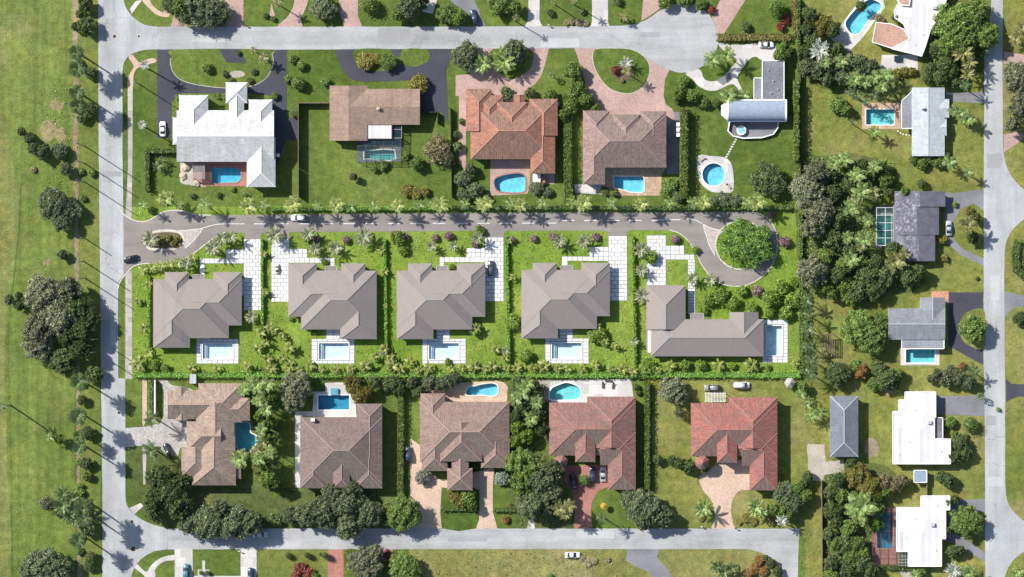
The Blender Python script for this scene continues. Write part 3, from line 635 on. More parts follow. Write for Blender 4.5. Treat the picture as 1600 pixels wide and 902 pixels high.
def car(px, py, deg, kind, pm, label, z=.07, group='parked cars', s=1.):
    """deg: heading of the bonnet in the picture, 0 right, 90 up"""
    K = car_meshes(kind); x, y = P(px, py); o = empty('car' if kind != 'van' else 'van', (x, y, z), math.radians(deg), (s, s, s)); tag(o, label, 'car' if kind != 'van' else 'van', group)
    def part(nm, me, l=(0,0,0), m=None, par=None):
        c = lk(bpy.data.objects.new(nm, me), par or o); c.location = l
        if m: c.material_slots[0].link = 'OBJECT'; c.material_slots[0].material = m
        return c
    part('body', K['body'], m=pm); part('windows', K['glass']); part('roof', K['roof'], m=pm)
    for sx in (-K['L']*.29, K['L']*.3):
        for sy in (-1, 1): wl = part('wheel', K['tyre'], (sx, sy*(K['wd']-.1), .33)); part('rim', K['rim'], par=wl)
    for sy in (-1, 1):
        part('headlight', K['hl'], (K['L']/2-.12, sy*K['wd']*.62, K['zb']-.32)); part('tail_light', K['tl'], (-K['L']/2+.08, sy*K['wd']*.66, K['zb']-.2)); part('mirror', K['mi'], (K['x'][3]-.35, sy*(K['wd']+.06), K['zb']+.06), pm)
    part('bumper', K['bu'], (-K['L']/2+.06, 0, .42)); return o
# ---------------------------------------------------------------- pool outlines (ground is cut round them)
PL = {}
def po(k, pts): PL[k] = pts; HOLES.append(pts)
po('T1', [(331,263),(336,262),(368,262),(374,265),(377,272),(376,280),(371,285),(345,286),(340,288),(331,285)])
po('T2', [(569,236),(600,234),(616,235),(618,248),(606,251),(590,249),(569,248)])
po('T3', smooth([(772,283),(780,276),(797,272),(812,271),(820,276),(821,290),(819,299),(806,301),(788,300),(776,297)], 3))
po('T4', [(959,276),(1004,276),(1006,279),(1006,298),(1003,301),(985,300),(975,297),(960,293)])
po('T5', ell(1115, 273, 18, 18, 30))
po('R0', smooth([(1321,40),(1323,31),(1338,13),(1352,2),(1362,-1),(1376,6),(1375,16),(1358,30),(1346,48),(1338,54),(1328,51)], 3))
po('R1', rect(1353, 171, 1397, 195))
po('R2', rect(1370, 335, 1393, 383))
po('R3', rect(1415, 546, 1461, 567))
po('R5', rect(1370, 800, 1395, 857))
po('P1', rect(316.5, 536.5, 364, 561)); po('P2', rect(498, 536, 545, 562)); po('P3', rect(670, 536, 717, 562)); po('P4', rect(862, 535.5, 909, 561)); po('P5', rect(1197, 509, 1222, 556))
po('B1', smooth([(369,662),(380,660),(390,663),(391,676),(400,681),(402,690),(396,698),(388,707),(379,704),(370,698),(368,680)], 3))
po('B2', rect(497, 617.5, 546, 640.5))
po('B3', smooth([(728,612),(733,605),(740,604),(752,601),(768,599),(777,603),(777,615),(768,619),(755,617),(738,618),(729,617)], 3))
po('B4', smooth([(859,622),(861,608),(872,602),(884,598),(897,601),(906,607),(908,616),(902,624),(885,625),(866,625)], 3))

# ---------------------------------------------------------------- ground, roads, lawns
g = sheet('ground', rect(-9000, -9000, 10600, 9900), 0, M['lawn'])
sheet('golf_course', wob(rect(-60, -40, 117, 942), .8), .012, M['golf'])
sheet('fairway', wob(smooth([(-60,-40),(-10,120),(22,260),(30,330),(24,400),(14,470),(8,560),(10,700),(16,942),(-60,942)], 3), .6), .03, M['fair'])
_ml = smooth([(32,290),(29,360),(22,430),(14,500),(12,560),(15,640),(17,740),(18,840),(18,942)], 4, False); sheet('mown_edge', [(x-.7+random.uniform(-.3,.3), y) for x, y in _ml] + [(x+.9+random.uniform(-.4,.4), y) for x, y in _ml[::-1]], .05, M['lawn'])
sheet('golf_green', wob(ell(2, 90, 12, 13), .5), .05, M['fair'])
sheet('verge', wob(rect(122, -40, 157, 942), .5), .012, M['verge'])
sheet('dirt_track', wob([(113.5,-40),(122,-40),(123,450),(127,942),(122,942),(117,450)], 1.3, 5), .03, M['dirt'])
for (a, b, r1, r2) in ((76,206,13,17),(95,212,8,14),(73,410,5,5),(150,808,3,10),(88,165,12,8)): sheet('bare_earth', wob(smooth(ell(a, b, r1, r2, 12), 2), 2.6, 3), .045, M['bare'])
sheet('east_lawn', wob(rect(1258, -40, 1700, 942), 1), .012, M['east'])
sheet('back_lawn', wob([(1018,593),(1262,593),(1262,850),(1248,826),(1020,826)], .8), .03, M['east'])
sheet('vacant_lot', wob(rect(640, 856, 1240, 942), .6), .03, M['dry'])
sheet('front_lawn', wob(rect(402, 858, 515, 942), .4), .03, M['verge'])
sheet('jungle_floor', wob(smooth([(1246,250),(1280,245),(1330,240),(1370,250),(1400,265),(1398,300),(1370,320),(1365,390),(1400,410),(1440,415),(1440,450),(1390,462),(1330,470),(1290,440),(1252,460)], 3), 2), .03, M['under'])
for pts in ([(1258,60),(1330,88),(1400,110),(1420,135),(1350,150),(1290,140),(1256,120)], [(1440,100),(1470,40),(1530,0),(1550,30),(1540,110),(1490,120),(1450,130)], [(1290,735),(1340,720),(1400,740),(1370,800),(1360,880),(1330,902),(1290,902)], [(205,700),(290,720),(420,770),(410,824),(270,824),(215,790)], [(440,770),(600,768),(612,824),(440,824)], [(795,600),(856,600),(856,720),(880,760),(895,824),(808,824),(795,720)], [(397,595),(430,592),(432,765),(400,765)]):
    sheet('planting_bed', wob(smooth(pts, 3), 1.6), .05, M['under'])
NEWLOT = [(195,323),(1250,323),(1250,592),(206,592),(195,592)]
sheet('new_lawn', wob(NEWLOT, .25), .012, M['lime'])
# roads
def road(poly, mat='road', z=.07, name='road', amp=.25): return sheet(name, wob(poly, amp, 8), z, M[mat])
W = smooth([(205,903),(208,892),(215,880),(226,870),(240,862),(262,858.5)], 3, False)
road([(153,-60),(154,200),(156,400),(158,600),(160,760),(160,960),(200,960)] + W + [(262,826)] + smooth([(262,826),(240,820),(222,812),(206,800),(198,788),(196,775)], 3, False) + [(196,592),(185,591),(184.5,480),(185,440),(193,430),(193,330),(191.5,240),(191.5,112)] + smooth([(191.5,112),(194,98),(204,86),(224,78.5),(246,77.5)], 3, False) + [(246,42)] + smooth([(246,42),(226,39),(208,27),(197,12),(193,-2)], 3, False) + [(192,-60)])
cds = smooth([(950,75.5),(975,76),(992,79),(1006,87),(1022,98),(1040,107),(1060,113.5),(1078,112),(1096,105),(1110,95),(1119,80),(1122.5,60),(1118,40),(1106,21),(1090,10),(1070,5),(1050,8),(1034,15),(1016,27),(1000,35),(982,39.5),(950,41)], 4, False)
road([(246,77.5),(480,77.8),(760,76)] + cds + [(760,41.5),(480,42),(246,42)], 'roadx')
road(smooth([(746,43),(738,30),(730,20),(712,8),(690,-12),(672,-30)], 3, False) + [(690,-40)] + smooth([(722,-30),(736,-8),(748,15),(752,28),(760,43)], 3, False), 'grey', .055)
road([(262,858.5),(1150,858)] + smooth([(1150,858),(1172,859),(1192,865),(1210,879),(1221,895),(1226,915)], 3, False) + [(1226,960),(1246,960),(1247,880),(1249,826),(262,826)], 'roadx')
E1 = smooth([(1567,225),(1570,250),(1580,275),(1600,297),(1625,312)], 3, False); E2 = smooth([(1625,330),(1600,343),(1582,360),(1572,380),(1569.5,405)], 3, False)
E3 = smooth([(1570.5,755),(1574,783),(1586,802),(1602,815),(1625,824)], 3, False); E4 = smooth([(1625,848),(1603,860),(1587,872),(1575,888),(1569,905)], 3, False)
road([(1550,-60),(1548,20),(1538,90),(1537,300),(1537,560),(1539,700),(1539.5,960),(1568,960)] + E4[::-1] + [(1690,850),(1690,824)] + E3[::-1] + [(1570.5,600),(1569,440)] + E2[::-1] + [(1690,330),(1690,312)] + E1[::-1] + [(1566.5,100),(1567,-60)])
M['patch'] = paving('asphalt_patch', (.255,.255,.265), .12, .15, .1); M['patchl'] = paving('pale_asphalt_patch', (.36,.365,.37), .12, .12, .1)
for (x0, y0, x1, y1, mt) in ((160,268,190,276,'patch'),(172,500,181,540,'patchl'),(158,700,176,716,'patch'),(300,60,352,66,'patchl'),(590,45,640,58,'patch'),(845,60,905,74,'patchl'),(1000,50,1030,58,'patch'),(700,840,760,846,'patch'),(900,830,960,842,'patchl'),(1090,846,1130,856,'patch'),(1542,240,1564,262,'patch'),(1548,430,1562,470,'patchl'),(1541,650,1556,664,'patch'),(1544,745,1568,760,'patchl'),(166,860,196,868,'patch'),(420,846,470,856,'patchl')): sheet('road_patch', wob(rect(x0,y0,x1,y1), .5, 5), .094, M[mt])
# sidewalk, footpaths
def path(poly, mat, z=.05, name='path', amp=0): return sheet(name, wob(poly, amp, 8) if amp else poly, z, M[mat])
path([(199.5,138),(207.5,138),(207,255),(205.5,345),(196,345),(200,260)], 'walk', name='sidewalk'); path([(196,424),(206,424),(206.5,592),(196,592)], 'walk', name='sidewalk')
path(smooth([(201,90),(207,86),(214,94),(219,98),(227,94),(240,91),(244,97),(230,101),(216,106),(209,116),(207.5,138),(199.5,138),(200,122),(206,110),(209,103)], 3), 'peach', .06)
path([(222.5,593),(229.5,593),(229.5,655),(224,667),(222.5,660)], 'peach', .06); path([(222.5,697),(229.5,697),(227,757),(224,757)], 'walk', .06)
path([(202,794),(220,786),(224,791),(210,804)], 'conc', .085); path([(203,14),(212,2),(222,0),(206,22)], 'conc', .08)
path(smooth([(222,0),(232,12),(246,24),(262,27),(264,22),(250,18),(238,8),(232,-4)], 3), 'peach', .06)
path(smooth([(209,887),(215,882),(226,893),(240,893),(243,897),(240,915),(224,915),(226,900)], 2), 'conc', .06)
path(smooth([(231,892),(242,878),(256,870),(273,867.5),(273,875),(258,877),(246,885),(238,898)], 3), 'conc', .075)
# driveways and courtyards
D = lambda poly, mat, z=.05, name='driveway', amp=.2: sheet(name, wob(poly, amp, 7), z, M[mat])
D([(246,77),(448,77),(448,184),(467,184),(467,219),(447,219),(432,262),(420,262),(425,150),(390,146),(330,146),(280,146),(268,160),(268,216),(246,216)], 'drive')
I1 = smooth([(274,77.5),(268,88),(266,98),(270,112),(281,124),(300,131),(330,136),(365,138),(392,135),(410,127),(421,115),(427,98),(425,84),(420,77.5)], 3); sheet('island_lawn', I1, .085, M['lawn'])
D([(342,77),(374,77),(386,98),(354,98)], 'drive', .11)
path(wob(ell(370,116,12.5,5.5),.3), 'gravel', .11, 'flower_bed')
D(smooth([(523,77),(530,98),(538,113),(548,123),(560,127),(600,127),(652,125)], 3, False) + [(655,176),(690,176),(700,190),(699,150),(697,110),(704,92),(704,77)], 'drive')
sheet('island_lawn', smooth([(556,77.5),(613,77.5),(624,88),(628,98),(620,106),(600,111),(580,112),(563,106),(554,95)], 3), .085, M['lawn']); sheet('island_lawn', smooth([(629,77.5),(666,77.5),(671,86),(668,96),(655,103),(640,104),(626,97)], 3), .085, M['lawn'])
D([(612,77.5),(626,77.5),(626,88),(622,90),(612,84)], 'drive', .1)
D([(712,150),(712,118),(733,116),(738,100),(748,77),(772,75),(858,75),(852,100),(846,118),(836,132),(820,142),(815,168),(728,160),(728,270),(717,255),(717,150)], 'pink'); sheet('island_lawn', smooth([(770,77),(826,77),(833,92),(826,110),(800,124),(778,112),(768,95)], 3), .085, M['lawn'])
D([(897,75),(960,75)] + [(985,76),(1005,86),(1022,98),(1046,110)] + [(1039,125),(1037,150),(1040,163),(1050,170),(1055,182),(1042,200),(925,200),(932,165),(918,138),(909,112),(902,88)], 'pink')
I4 = smooth([(931,77),(960,75.5),(985,77),(1003,86),(1014,100),(1014,118),(1006,134),(992,144),(975,146),(955,140),(940,126),(930,108),(926,90)], 3); sheet('island_lawn', I4, .085, M['lawn'])
sheet('flower_bed', wob(smooth([(954,112),(968,101),(988,105),(990,118),(975,128),(962,122)], 3), .5), .11, M['soil'])
D([(1040,175),(1062,175),(1060,272),(1042,272)], 'grey')
D(smooth([(1071,115),(1088,108),(1096,112),(1099,122),(1108,127),(1120,126),(1133,117),(1148,100),(1150,92),(1128,77),(1122,66),(1136,69),(1160,70),(1190,67),(1210,68),(1212,94),(1190,94),(1182,89),(1172,92),(1162,104),(1152,122),(1160,140),(1163,148),(1157,147),(1148,133),(1138,133),(1124,140),(1108,142),(1092,135),(1082,124)], 3), 'conc')
D([(1119,126),(1140,113),(1147,122),(1130,134)], 'grey', .075)
D([(1135,-20),(1178,-20),(1128,58),(1122,54),(1119,40),(1112,28)], 'pink'); D([(1002,33),(1030,15),(1036,-10),(1006,-10)], 'pink')
D([(350,-20),(381,-20),(380,42),(355,42)], 'pink'); D([(273,22),(292,34),(292,42),(266,42)], 'pink'); D(smooth([(262,26),(278,14),(310,2),(345,2),(345,-8),(300,-8),(270,6),(256,18)], 3), 'pink', .06)
D(smooth([(466,-20),(458,10),(448,28),(434,42),(472,42),(470,30),(478,12),(486,-20)], 3), 'pink'); D([(424,5),(430,25),(421,26)], 'pink')
D([(528,-20),(560,-20),(559,25),(566,42),(538,42),(531,20)], 'pink'); D([(660,-10),(686,-10),(676,22),(660,18)], 'conc'); D([(826,-20),(843,-20),(843,32),(848,42),(820,42),(825,32)], 'conc'); D([(925,-20),(950,-20),(950,35),(953,42),(922,42),(925,34)], 'conc')
D([(1474,143),(1500,145),(1537,144),(1537,161),(1500,160),(1474,158)], 'grey'); D([(1474,300),(1490,302),(1537,296),(1537,330),(1522,318),(1502,326),(1490,345),(1490,372),(1502,388),(1537,404),(1537,416),(1500,398),(1478,378)], 'grey')
D([(1482,457),(1536,457),(1536,570),(1516,560),(1492,546),(1482,540)], 'drive'); sheet('island_lawn', smooth([(1520,484),(1508,490),(1500,503),(1499,518),(1504,532),(1516,541),(1537,546),(1540,515),(1537,484)], 3), .085, M['east'])
D([(1455,455),(1482,455),(1482,472),(1455,470)], 'orangep', .06, 'patio'); D([(1462,619),(1538,618),(1539,650),(1462,648)], 'grey'); D([(1482,782),(1539,780),(1540,800),(1500,800),(1495,835),(1520,850),(1540,865),(1540,878),(1490,850),(1474,845),(1474,800)], 'grey')
D([(1568,455),(1600,462),(1690,462),(1690,480),(1600,478),(1580,484),(1570,498)], 'grey'); D([(1572,592),(1580,600),(1690,602),(1690,622),(1590,620),(1572,628)], 'drive'); D([(1568,80),(1600,86),(1690,88),(1690,96),(1568,100)], 'pink'); D([(1568,210),(1590,206),(1602,212),(1590,224),(1569,238)], 'pink')
D([(1261,694),(1288,694),(1290,722),(1318,718),(1320,738),(1288,742),(1284,752),(1264,752)], 'gravel', .05, 'driveway', 1); sheet('bare_earth', wob(ell(1362,700,11,16,14), 2, 3), .045, M['dirt']); sheet('bare_earth', wob(ell(1390,611,10,6,12), 2, 3), .045, M['dirt']); sheet('bare_earth', wob(ell(1312,768,12,8,12), 2, 3), .06, M['dirt'])
D([(196,669),(226,667),(250,662),(256,650),(256,610),(249,594),(259,593),(268,602),(300,608),(300,710),(282,700),(277,716),(263,716),(250,699),(225,696),(196,699)], 'cobble')
D([(641,685),(662,700),(665,735),(692,752),(772,730),(770,760),(770,800),(777,826),(744,826),(749,800),(749,765),(690,762),(688,800),(690,826),(641,826)], 'peach'); sheet('island_lawn', smooth([(692,790),(690,775),(694,764),(706,762),(740,763),(748,770),(748,795),(743,826),(692,826)], 2), .085, M['lawn'])
D([(882,728),(960,726),(952,760),(934,768),(925,785),(923,800),(926,826),(897,826),(899,795),(894,770),(882,752)], 'red'); D(smooth([(1093,745),(1106,736),(1130,722),(1180,722),(1180,762),(1158,766),(1146,778),(1142,797),(1146,820),(1147,827),(1113,827),(1116,815),(1117,798),(1110,780),(1097,764)], 3), 'peach')
D([(273,858),(301,858),(302,960),(273,960)], 'conc'); D([(376,858),(401,858),(401,960),(376,960)], 'conc'); D([(512,858),(537,858),(537,960),(512,960)], 'red'); D([(588,858),(614,858),(612,875),(598,878)], 'red'); D([(981,858),(1031,858),(1026,871),(1040,886),(1062,920),(1034,920),(1012,893),(990,884),(978,876)], 'grey')
path([(316,876),(320.5,876),(320.5,890),(327,890),(327,900),(376,900),(376,904),(302,904),(302,900),(309,900),(309,890),(316,890)], 'conc', .05)
D([(826,814),(834,808),(836,826),(824,826)], 'conc', .055)
# patios
Pt = lambda poly, mat, z=.055, name='patio', amp=0: sheet(name, wob(poly, amp, 7) if amp else poly, z, M[mat])
Pt([(302,253),(386,253),(386,291),(322,291),(302,282)], 'red'); Pt(wob([(281,240),(303,250),(303,282),(320,284),(322,292),(300,290),(282,286)], 1.2, 4), 'gravel'); Pt([(558,215),(628,190),(628,252),(558,254)], 'grey'); Pt(smooth([(766,250),(828,250),(828,292),(824,303),(766,306)], 1), 'pink'); Pt([(832,268),(866,268),(866,288),(832,288)], 'pink')
Pt([(943,258),(1043,258),(1034,272),(1033,306),(945,306)], 'tanp'); Pt([(896,288),(945,288),(945,304),(899,302)], 'conc', .06); Pt(smooth([(1091,244),(1110,244),(1131,246),(1142,255),(1146,275),(1145,299),(1128,301),(1112,300),(1098,290),(1091,276)], 3), 'conc'); Pt([(1136,186),(1216,186),(1214,205),(1190,215),(1160,216),(1140,210)], 'grey')
Pt([(1314,40),(1330,18),(1352,-12),(1378,-8),(1383,12),(1366,34),(1356,48),(1347,60),(1326,82),(1298,61)], 'conc'); Pt([(1347,161),(1410,161),(1410,202),(1347,202)], 'tanp'); Pt([(1366,322),(1396,322),(1396,387),(1368,387)], 'grey'); Pt([(1407,543),(1468,543),(1468,571),(1407,571)], 'conc'); Pt([(1362,793),(1403,793),(1403,884),(1362,884)], 'red'); Pt([(1378,86),(1434,86),(1434,110),(1375,112)], 'conc')
Pt(wob(smooth([(490,612),(508,612),(508,598),(540,598),(540,610),(556,630),(557,654),(488,654)], 1), .3), 'conc'); Pt([(461,643),(489,643),(489,651),(469,651),(470,762),(461,762)], 'conc', .07); Pt(smooth([(662,622),(675,605),(690,598),(720,598),(760,596),(788,598),(791,628),(664,634)], 2), 'peach'); Pt(wob([(846,595),(986,592),(990,622),(990,632),(862,632),(848,628)], .5), 'conc'); Pt(wob([(842,594),(862,594),(856,608),(858,626),(850,630),(843,612)], 1, 4), 'gravel', .075)
Pt([(366,655),(392,655),(405,680),(404,708),(366,710)], 'grey', .05); Pt([(1460,652),(1475,652),(1475,686),(1460,686)], 'grey'); Pt([(1402,885),(1425,885),(1440,902),(1410,902)], 'gravel', .05)
# ---- the new lane
LT = smooth([(183,318),(190,331),(200,340),(215,346),(230,345.5),(244,338),(256,331),(275,328.5),(290,331),(305,335.5),(330,336.5)], 3, False)
LP = smooth([(1160,331),(1180,332.5),(1197,339),(1208,352),(1214,368),(1215,385),(1211,405),(1200,424),(1183,438),(1165,446),(1148,447.5),(1128,444),(1112,434),(1099,418),(1091,403),(1084,389),(1073,374),(1060,364),(1046,360)], 3, False)
LB = smooth([(352,363),(338,370),(322,381),(304,395),(286,405),(270,410),(240,411.5),(222,412.5),(208,417),(197,428),(188,440),(184,452)], 3, False)
lane = LT + [(700,333)] + LP + [(985,360),(979,363),(979,371),(950,371),(950,363),(945,360.5),(792,361),(787,365),(787,373),(758,373),(758,363),(752,361),(600,362),(452,363),(452,375),(424,375),(424,364),(412,363.5),(408,368),(408,376),(381,376),(381,364)] + LB
I_A = smooth([(224,377),(228,369),(238,363),(252,360.5),(270,360.5),(282,364),(287,372),(286,381),(280,387),(265,390),(245,390.5),(232,388.5)], 3)
I_B = ell(1158, 383, 40, 38, 36)
LANE = lane
lo = sheet('lane', lane, .055, M['lane'])
def kerb(pts, wd=.32, h=.12, parent=None, closed=False):
    m = MB(); wp = [Vector((*P(*p), 0)) for p in pts]; n = len(wp); L_ = []; R_ = []
    for i in range(n):
        a = wp[(i-1) % n] if closed else wp[max(0, i-1)]; b = wp[(i+1) % n] if closed else wp[min(n-1, i+1)]; d = (b-a).normalized(); q = Vector((-d.y, d.x, 0))*wd/2; L_.append(wp[i]+q); R_.append(wp[i]-q)
    Z = Vector((0,0,h)); vs = [p+Z for p in L_] + [p+Z for p in R_] + L_ + R_; fs = []
    for i in range(n if closed else n-1):
        j = (i+1) % n; fs += [(i, n+i, n+j, j), (2*n+i, i, j, 2*n+j), (n+i, 3*n+i, 3*n+j, n+j)]
    m.add(vs, fs); o = m.build('kerb', M['kerb'], parent)
    if parent is None: o['kind'] = 'structure'
    return o
kerb(LT, parent=lo); kerb(LP, .28, parent=lo); kerb(LB, parent=lo); kerb(I_B, .4, closed=True, parent=lo); kerb(I_A, .5, .14, closed=True, parent=lo); kerb([(p[0]*.965+.035*256, p[1]*.93+.07*375.5) for p in I_A], .6, .11, closed=True, parent=lo)
for pts in (I1[4:-4], I4): kerb(pts, .14, .1)
sheet('island_lawn', I_A, .085, M['soil']); sheet('island_lawn', I_B, .085, M['lime'])
sheet('paver_apron', smooth([(279,361),(298,359.5),(317,356.5),(309,369),(300,379),(289,388),(287,378),(287,370)], 2), .085, M['hatch']); sheet('paver_apron', [(1099,351),(1112,357),(1131,361),(1123,368),(1119,378),(1117,398),(1109,386),(1103,368)], .085, M['hatch'])
def stripe(pts, wd=.26):
    m = MB(); wp = [Vector((*P(*p), .11)) for p in pts]
    for i in range(len(wp)-1):
        a, b = wp[i], wp[i+1]; d = (b-a).normalized(); q = Vector((-d.y, d.x, 0))*wd/2; e = d*.02
        m.add([a+q-e, a-q-e, b-q+e, b+q+e], [(0,1,2,3)])
    return m.build('road_marking', M['paint'], lo)
stripe(smooth([(279,361),(298,359.5),(317,356.5),(335,351.5),(352,350),(382,350)], 3, False)); stripe(smooth([(317,357),(309,369),(300,379),(289,388)], 3, False))
for k in range(14): stripe([(397+34.9*k, 350-.09*k), (416+34.9*k, 350-.09*k)], .3)
for k in range(5): stripe([(878+35*k, 344.7), (897.5+35*k, 344.5)], .3)
stripe([(1021,343.7),(1063,343.5)], .3); stripe(smooth([(1073,342),(1086,344),(1098,350),(1112,357),(1131,361)], 3, False)); stripe(smooth([(1098,350),(1103,367),(1109,385),(1117,399)], 3, False))
# ---- white slab drives, walks and pool decks: every slab its own object
_s = MB(); _b = .42; _s.add([(-.5,-.5,0),(.5,-.5,0),(.5,.5,0),(-.5,.5,0),(-.5,-.5,.8),(.5,-.5,.8),(.5,.5,.8),(-.5,.5,.8),(-.48,-.46,1),(.48,-.46,1),(.48,.46,1),(-.48,.46,1)], [(0,1,5,4),(1,2,6,5),(2,3,7,6),(3,0,4,7),(4,5,9,8),(5,6,10,9),(6,7,11,10),(7,4,8,11),(8,9,10,11)])
SLAB = _s.mesh('slab', [M['slab']])
def slabs(par, x0, y0, x1, y1, sw, sh, stag=True, gap=.75, vertical=False):
    nr = max(1, round((y1-y0)/sh)); rh = (y1-y0)/nr
    for j in range(nr):
        nc = max(1, round((x1-x0)/sw)); cw = (x1-x0)/nc; xs = [x0 + cw*i for i in range(nc+1)]
        if stag and j % 2 and nc > 1: xs = [x0] + [x0 + cw*(i+.5) for i in range(nc)] + [x1]
        for a, b in zip(xs, xs[1:]):
            o = bpy.data.objects.new('slab', SLAB); px = (a+b)/2; py = y0 + rh*(j+.5)
            o.location = (*P(px, py), .088); o.scale = ((b-a-gap)*MPP, (rh-gap)*MPP, .07 + random.uniform(-.006, .006)); lk(o, par)
def slab_area(name, poly, rects):
    p = sheet(name, poly, .062, M['slabbed'])
    for r in rects: slabs(p, *r)
    return p
slab_area('driveway', [(381,374),(408.5,374),(409,485),(382,485),(382,462),(376,462),(376,437),(381,437),(381,412),(320,412),(320,441),(312,441),(312,404),(353,404),(353,390),(381,390)], [(381,374,408.5,485,9.2,6.2), (353,390,381,404,7,7,False), (312,404,381,412,8,8,False), (312,412,320,441,8,8,False), (376,437,381,462,5,8,False)])
slab_area('driveway', [(424,374),(452,374),(452,389),(480,389),(480,403),(523,403),(523,418),(515,418),(515,411),(452,411),(452,472),(424.5,472)], [(424,374,452,472,9.2,6.2), (452,389,480,403,7,7,False), (452,403,523,411,8,8,False), (515,411,523,418,8,8,False)])
slab_area('driveway', [(758,371),(786.5,371),(788,471),(758,471),(758,410),(694,410),(694,418),(687,418),(687,402),(729,402),(729,388),(758,388)], [(758,371,787,471,9.5,6.2), (729,388,758,402,7,7,False), (687,402,758,410,8,8,False), (687,410,694,418,8,8,False)])
slab_area('driveway', [(950.5,369),(979,369),(981,470),(953,470),(950.5,408),(887,408),(887,416),(878,416),(878,401),(921,401),(921,386),(950.5,386)], [(951,369,980,470,9.5,6.2), (921,386,951,401,7,7,False), (878,401,951,408,8,7,False), (878,408,887,416,9,8,False)])
slab_area('driveway', [(1010,368),(1040,368),(1040,384),(1069,384),(1069,398),(1085,398),(1087,492),(1076,492),(1075,406),(1041,406),(1041,446),(1011,446)], [(1010.5,368,1040.5,446,10,6.2), (1040.5,384,1069,398,7,7,False), (1040.5,398,1085,406,8,8,False), (1075,406,1086,492,5.5,4.6)])
def deck(x0, y0, x1, y1, p, conn=None):
    a, b, c, d = p[0][0]-2, p[0][1]-2, p[2][0]+2, p[2][1]+2
    r = [(x0,y0,x1,b,8,6,False), (x0,d,x1,y1,8,6,False), (x0,b,a,d,9,5.6,False), (c,b,x1,d,9,5.6,False)]; poly = rect(x0,y0,x1,y1)
    if conn: cx0, cy0, cx1 = conn; poly = [(x0,y0),(cx0,y0),(cx0,cy0),(cx1,cy0),(cx1,y0),(x1,y0),(x1,y1),(x0,y1)] if cx0 > x0 else [(cx0,cy0),(cx1,cy0),(cx1,y0),(x1,y0),(x1,y1),(x0,y1)]; r.append((cx0,cy0,cx1,y0,10,6,False))
    slab_area('pool_deck', poly, r)
deck(307,530,373,568.5,PL['P1'],(307,522,328)); deck(487,530,554,568.5,PL['P2'],(510,508,531)); deck(660,529.5,728,568.5,PL['P3'],(682,508,703)); deck(852,529,920,568.5,PL['P4'],(874,508,895)); deck(1191,500,1231,567,PL['P5'])
_st = [(1150,216,1134,246)]
for k in range(8):
    t = (k+.5)/8; x = 1151-17*t*1.0; y = 216+31*t; sheet('stepping_stone', ell(x, y, 2.6, 1.7, 4, -1.07+.78), .075, M['conc'])
for (x, y) in ((1403,205),(1407,208),(1411,210),(1416,211),(1421,211)): sheet('stepping_stone', ell(x, y, 1.4, 1.2, 8), .075, M['wstone'])

# ---------------------------------------------------------------- pools
pool(PL['T1'], 'small blue pool with rounded right end on a red paver terrace', M['w2'], M['b1'], M['copr'], lm='red-paved pool')
pool(PL['T2'], 'greenish pool under the dark screen cage behind the tan shingle house', M['w1'], M['b4'], M['cop'])
pool(PL['T3'], 'kidney shaped light blue pool on pink pavers behind the orange tiled house', M['w1'], M['b5'], M['copr'])
pool(PL['T4'], 'rectangular turquoise pool with notched edge behind the pinkish-brown tiled house', M['w1'], M['b1'], M['cop'])
pool(PL['T5'], 'round blue pool on a white teardrop deck', M['w1'], M['b5'], M['copw'], lm='round pool')
pool(PL['R0'], 'long angled blue pool with curved ends at the top right', M['w1'], M['b5'], M['copw'], lm='angled pool')
pool(PL['R1'], 'rectangular turquoise pool on a tan deck beside the pale blue-grey roof', M['w1'], M['b4'], M['cop'], lm='tan-decked pool')
pool(PL['R2'], 'dark green pool under a white framed screen cage', M['w2'], M['b4'], M['cop'], lm='caged green pool')
pool(PL['R3'], 'aqua pool tucked against the flat roof of the grey house', M['w1'], M['b4'], M['copw'], lm='aqua pool')
pool(PL['R5'], 'deep blue pool on red pavers left of the bottom white roof', M['w2'], M['b2'], M['copr'], lm='deep blue pool')
for k, q in (('P1','first'),('P2','second'),('P3','third'),('P4','fourth')): pool(PL[k], f'pale rectangular pool on white slabs, {q} from the left in the new row', M['w3'], M['b3'], M['copw'], 1.3, .2, (PL[k][0][0], PL[k][0][1], PL[k][0][0]+8, PL[k][2][1]))
pool(PL['P5'], 'pale upright pool on white slabs at the right end of the L-shaped house', M['w3'], M['b3'], M['copw'], 1.3, .2)
pool(PL['B1'], 'teal lagoon pool with scalloped edge beside the tan tiled house', M['w2'], M['b4'], M['cop'], lm='teal lagoon pool')
pool(PL['B2'], 'dark blue rectangular pool with a raised spa on its far side', M['w2'], M['b2'], M['copw'], lm='dark blue pool')
pool(PL['B3'], 'freeform light blue pool on peach paving', M['w1'], M['b5'], M['cop'])
pool(PL['B4'], 'oval aqua pool on a white deck behind the red-brown tiled house', M['w1'], M['b4'], M['copw'])
# ---------------------------------------------------------------- houses
RW = shingle('white_tiles', (.41,.41,.41), .3, .14); CW = flat('white_ridge', (.66,.66,.67), .7)
RT = shingle('tan_shingles', (.225,.158,.122), .2, .16); RN = shingle('taupe_shingles', (.208,.182,.172), .2, .035, .3)
RO = roofmat('orange_clay_tiles', (.30,.135,.088), (.22,.115,.085), tone_side='NS', tone_amt=.5); RP = roofmat('pink_brown_tiles', (.25,.165,.150), (.20,.145,.13), tone_side='NS', tone_amt=.6); RB1 = roofmat('tan_pink_tiles', (.285,.212,.168), (.235,.185,.15)); RB2 = roofmat('plum_brown_tiles', (.168,.124,.112), (.145,.112,.10), blot=.18); RB3 = roofmat('rose_brown_tiles', (.218,.153,.128), (.18,.132,.112), blot=.2); RB4 = roofmat('red_brown_tiles', (.215,.110,.095), (.165,.105,.09)); RB5 = roofmat('brick_red_tiles', (.265,.100,.082), (.20,.105,.09))
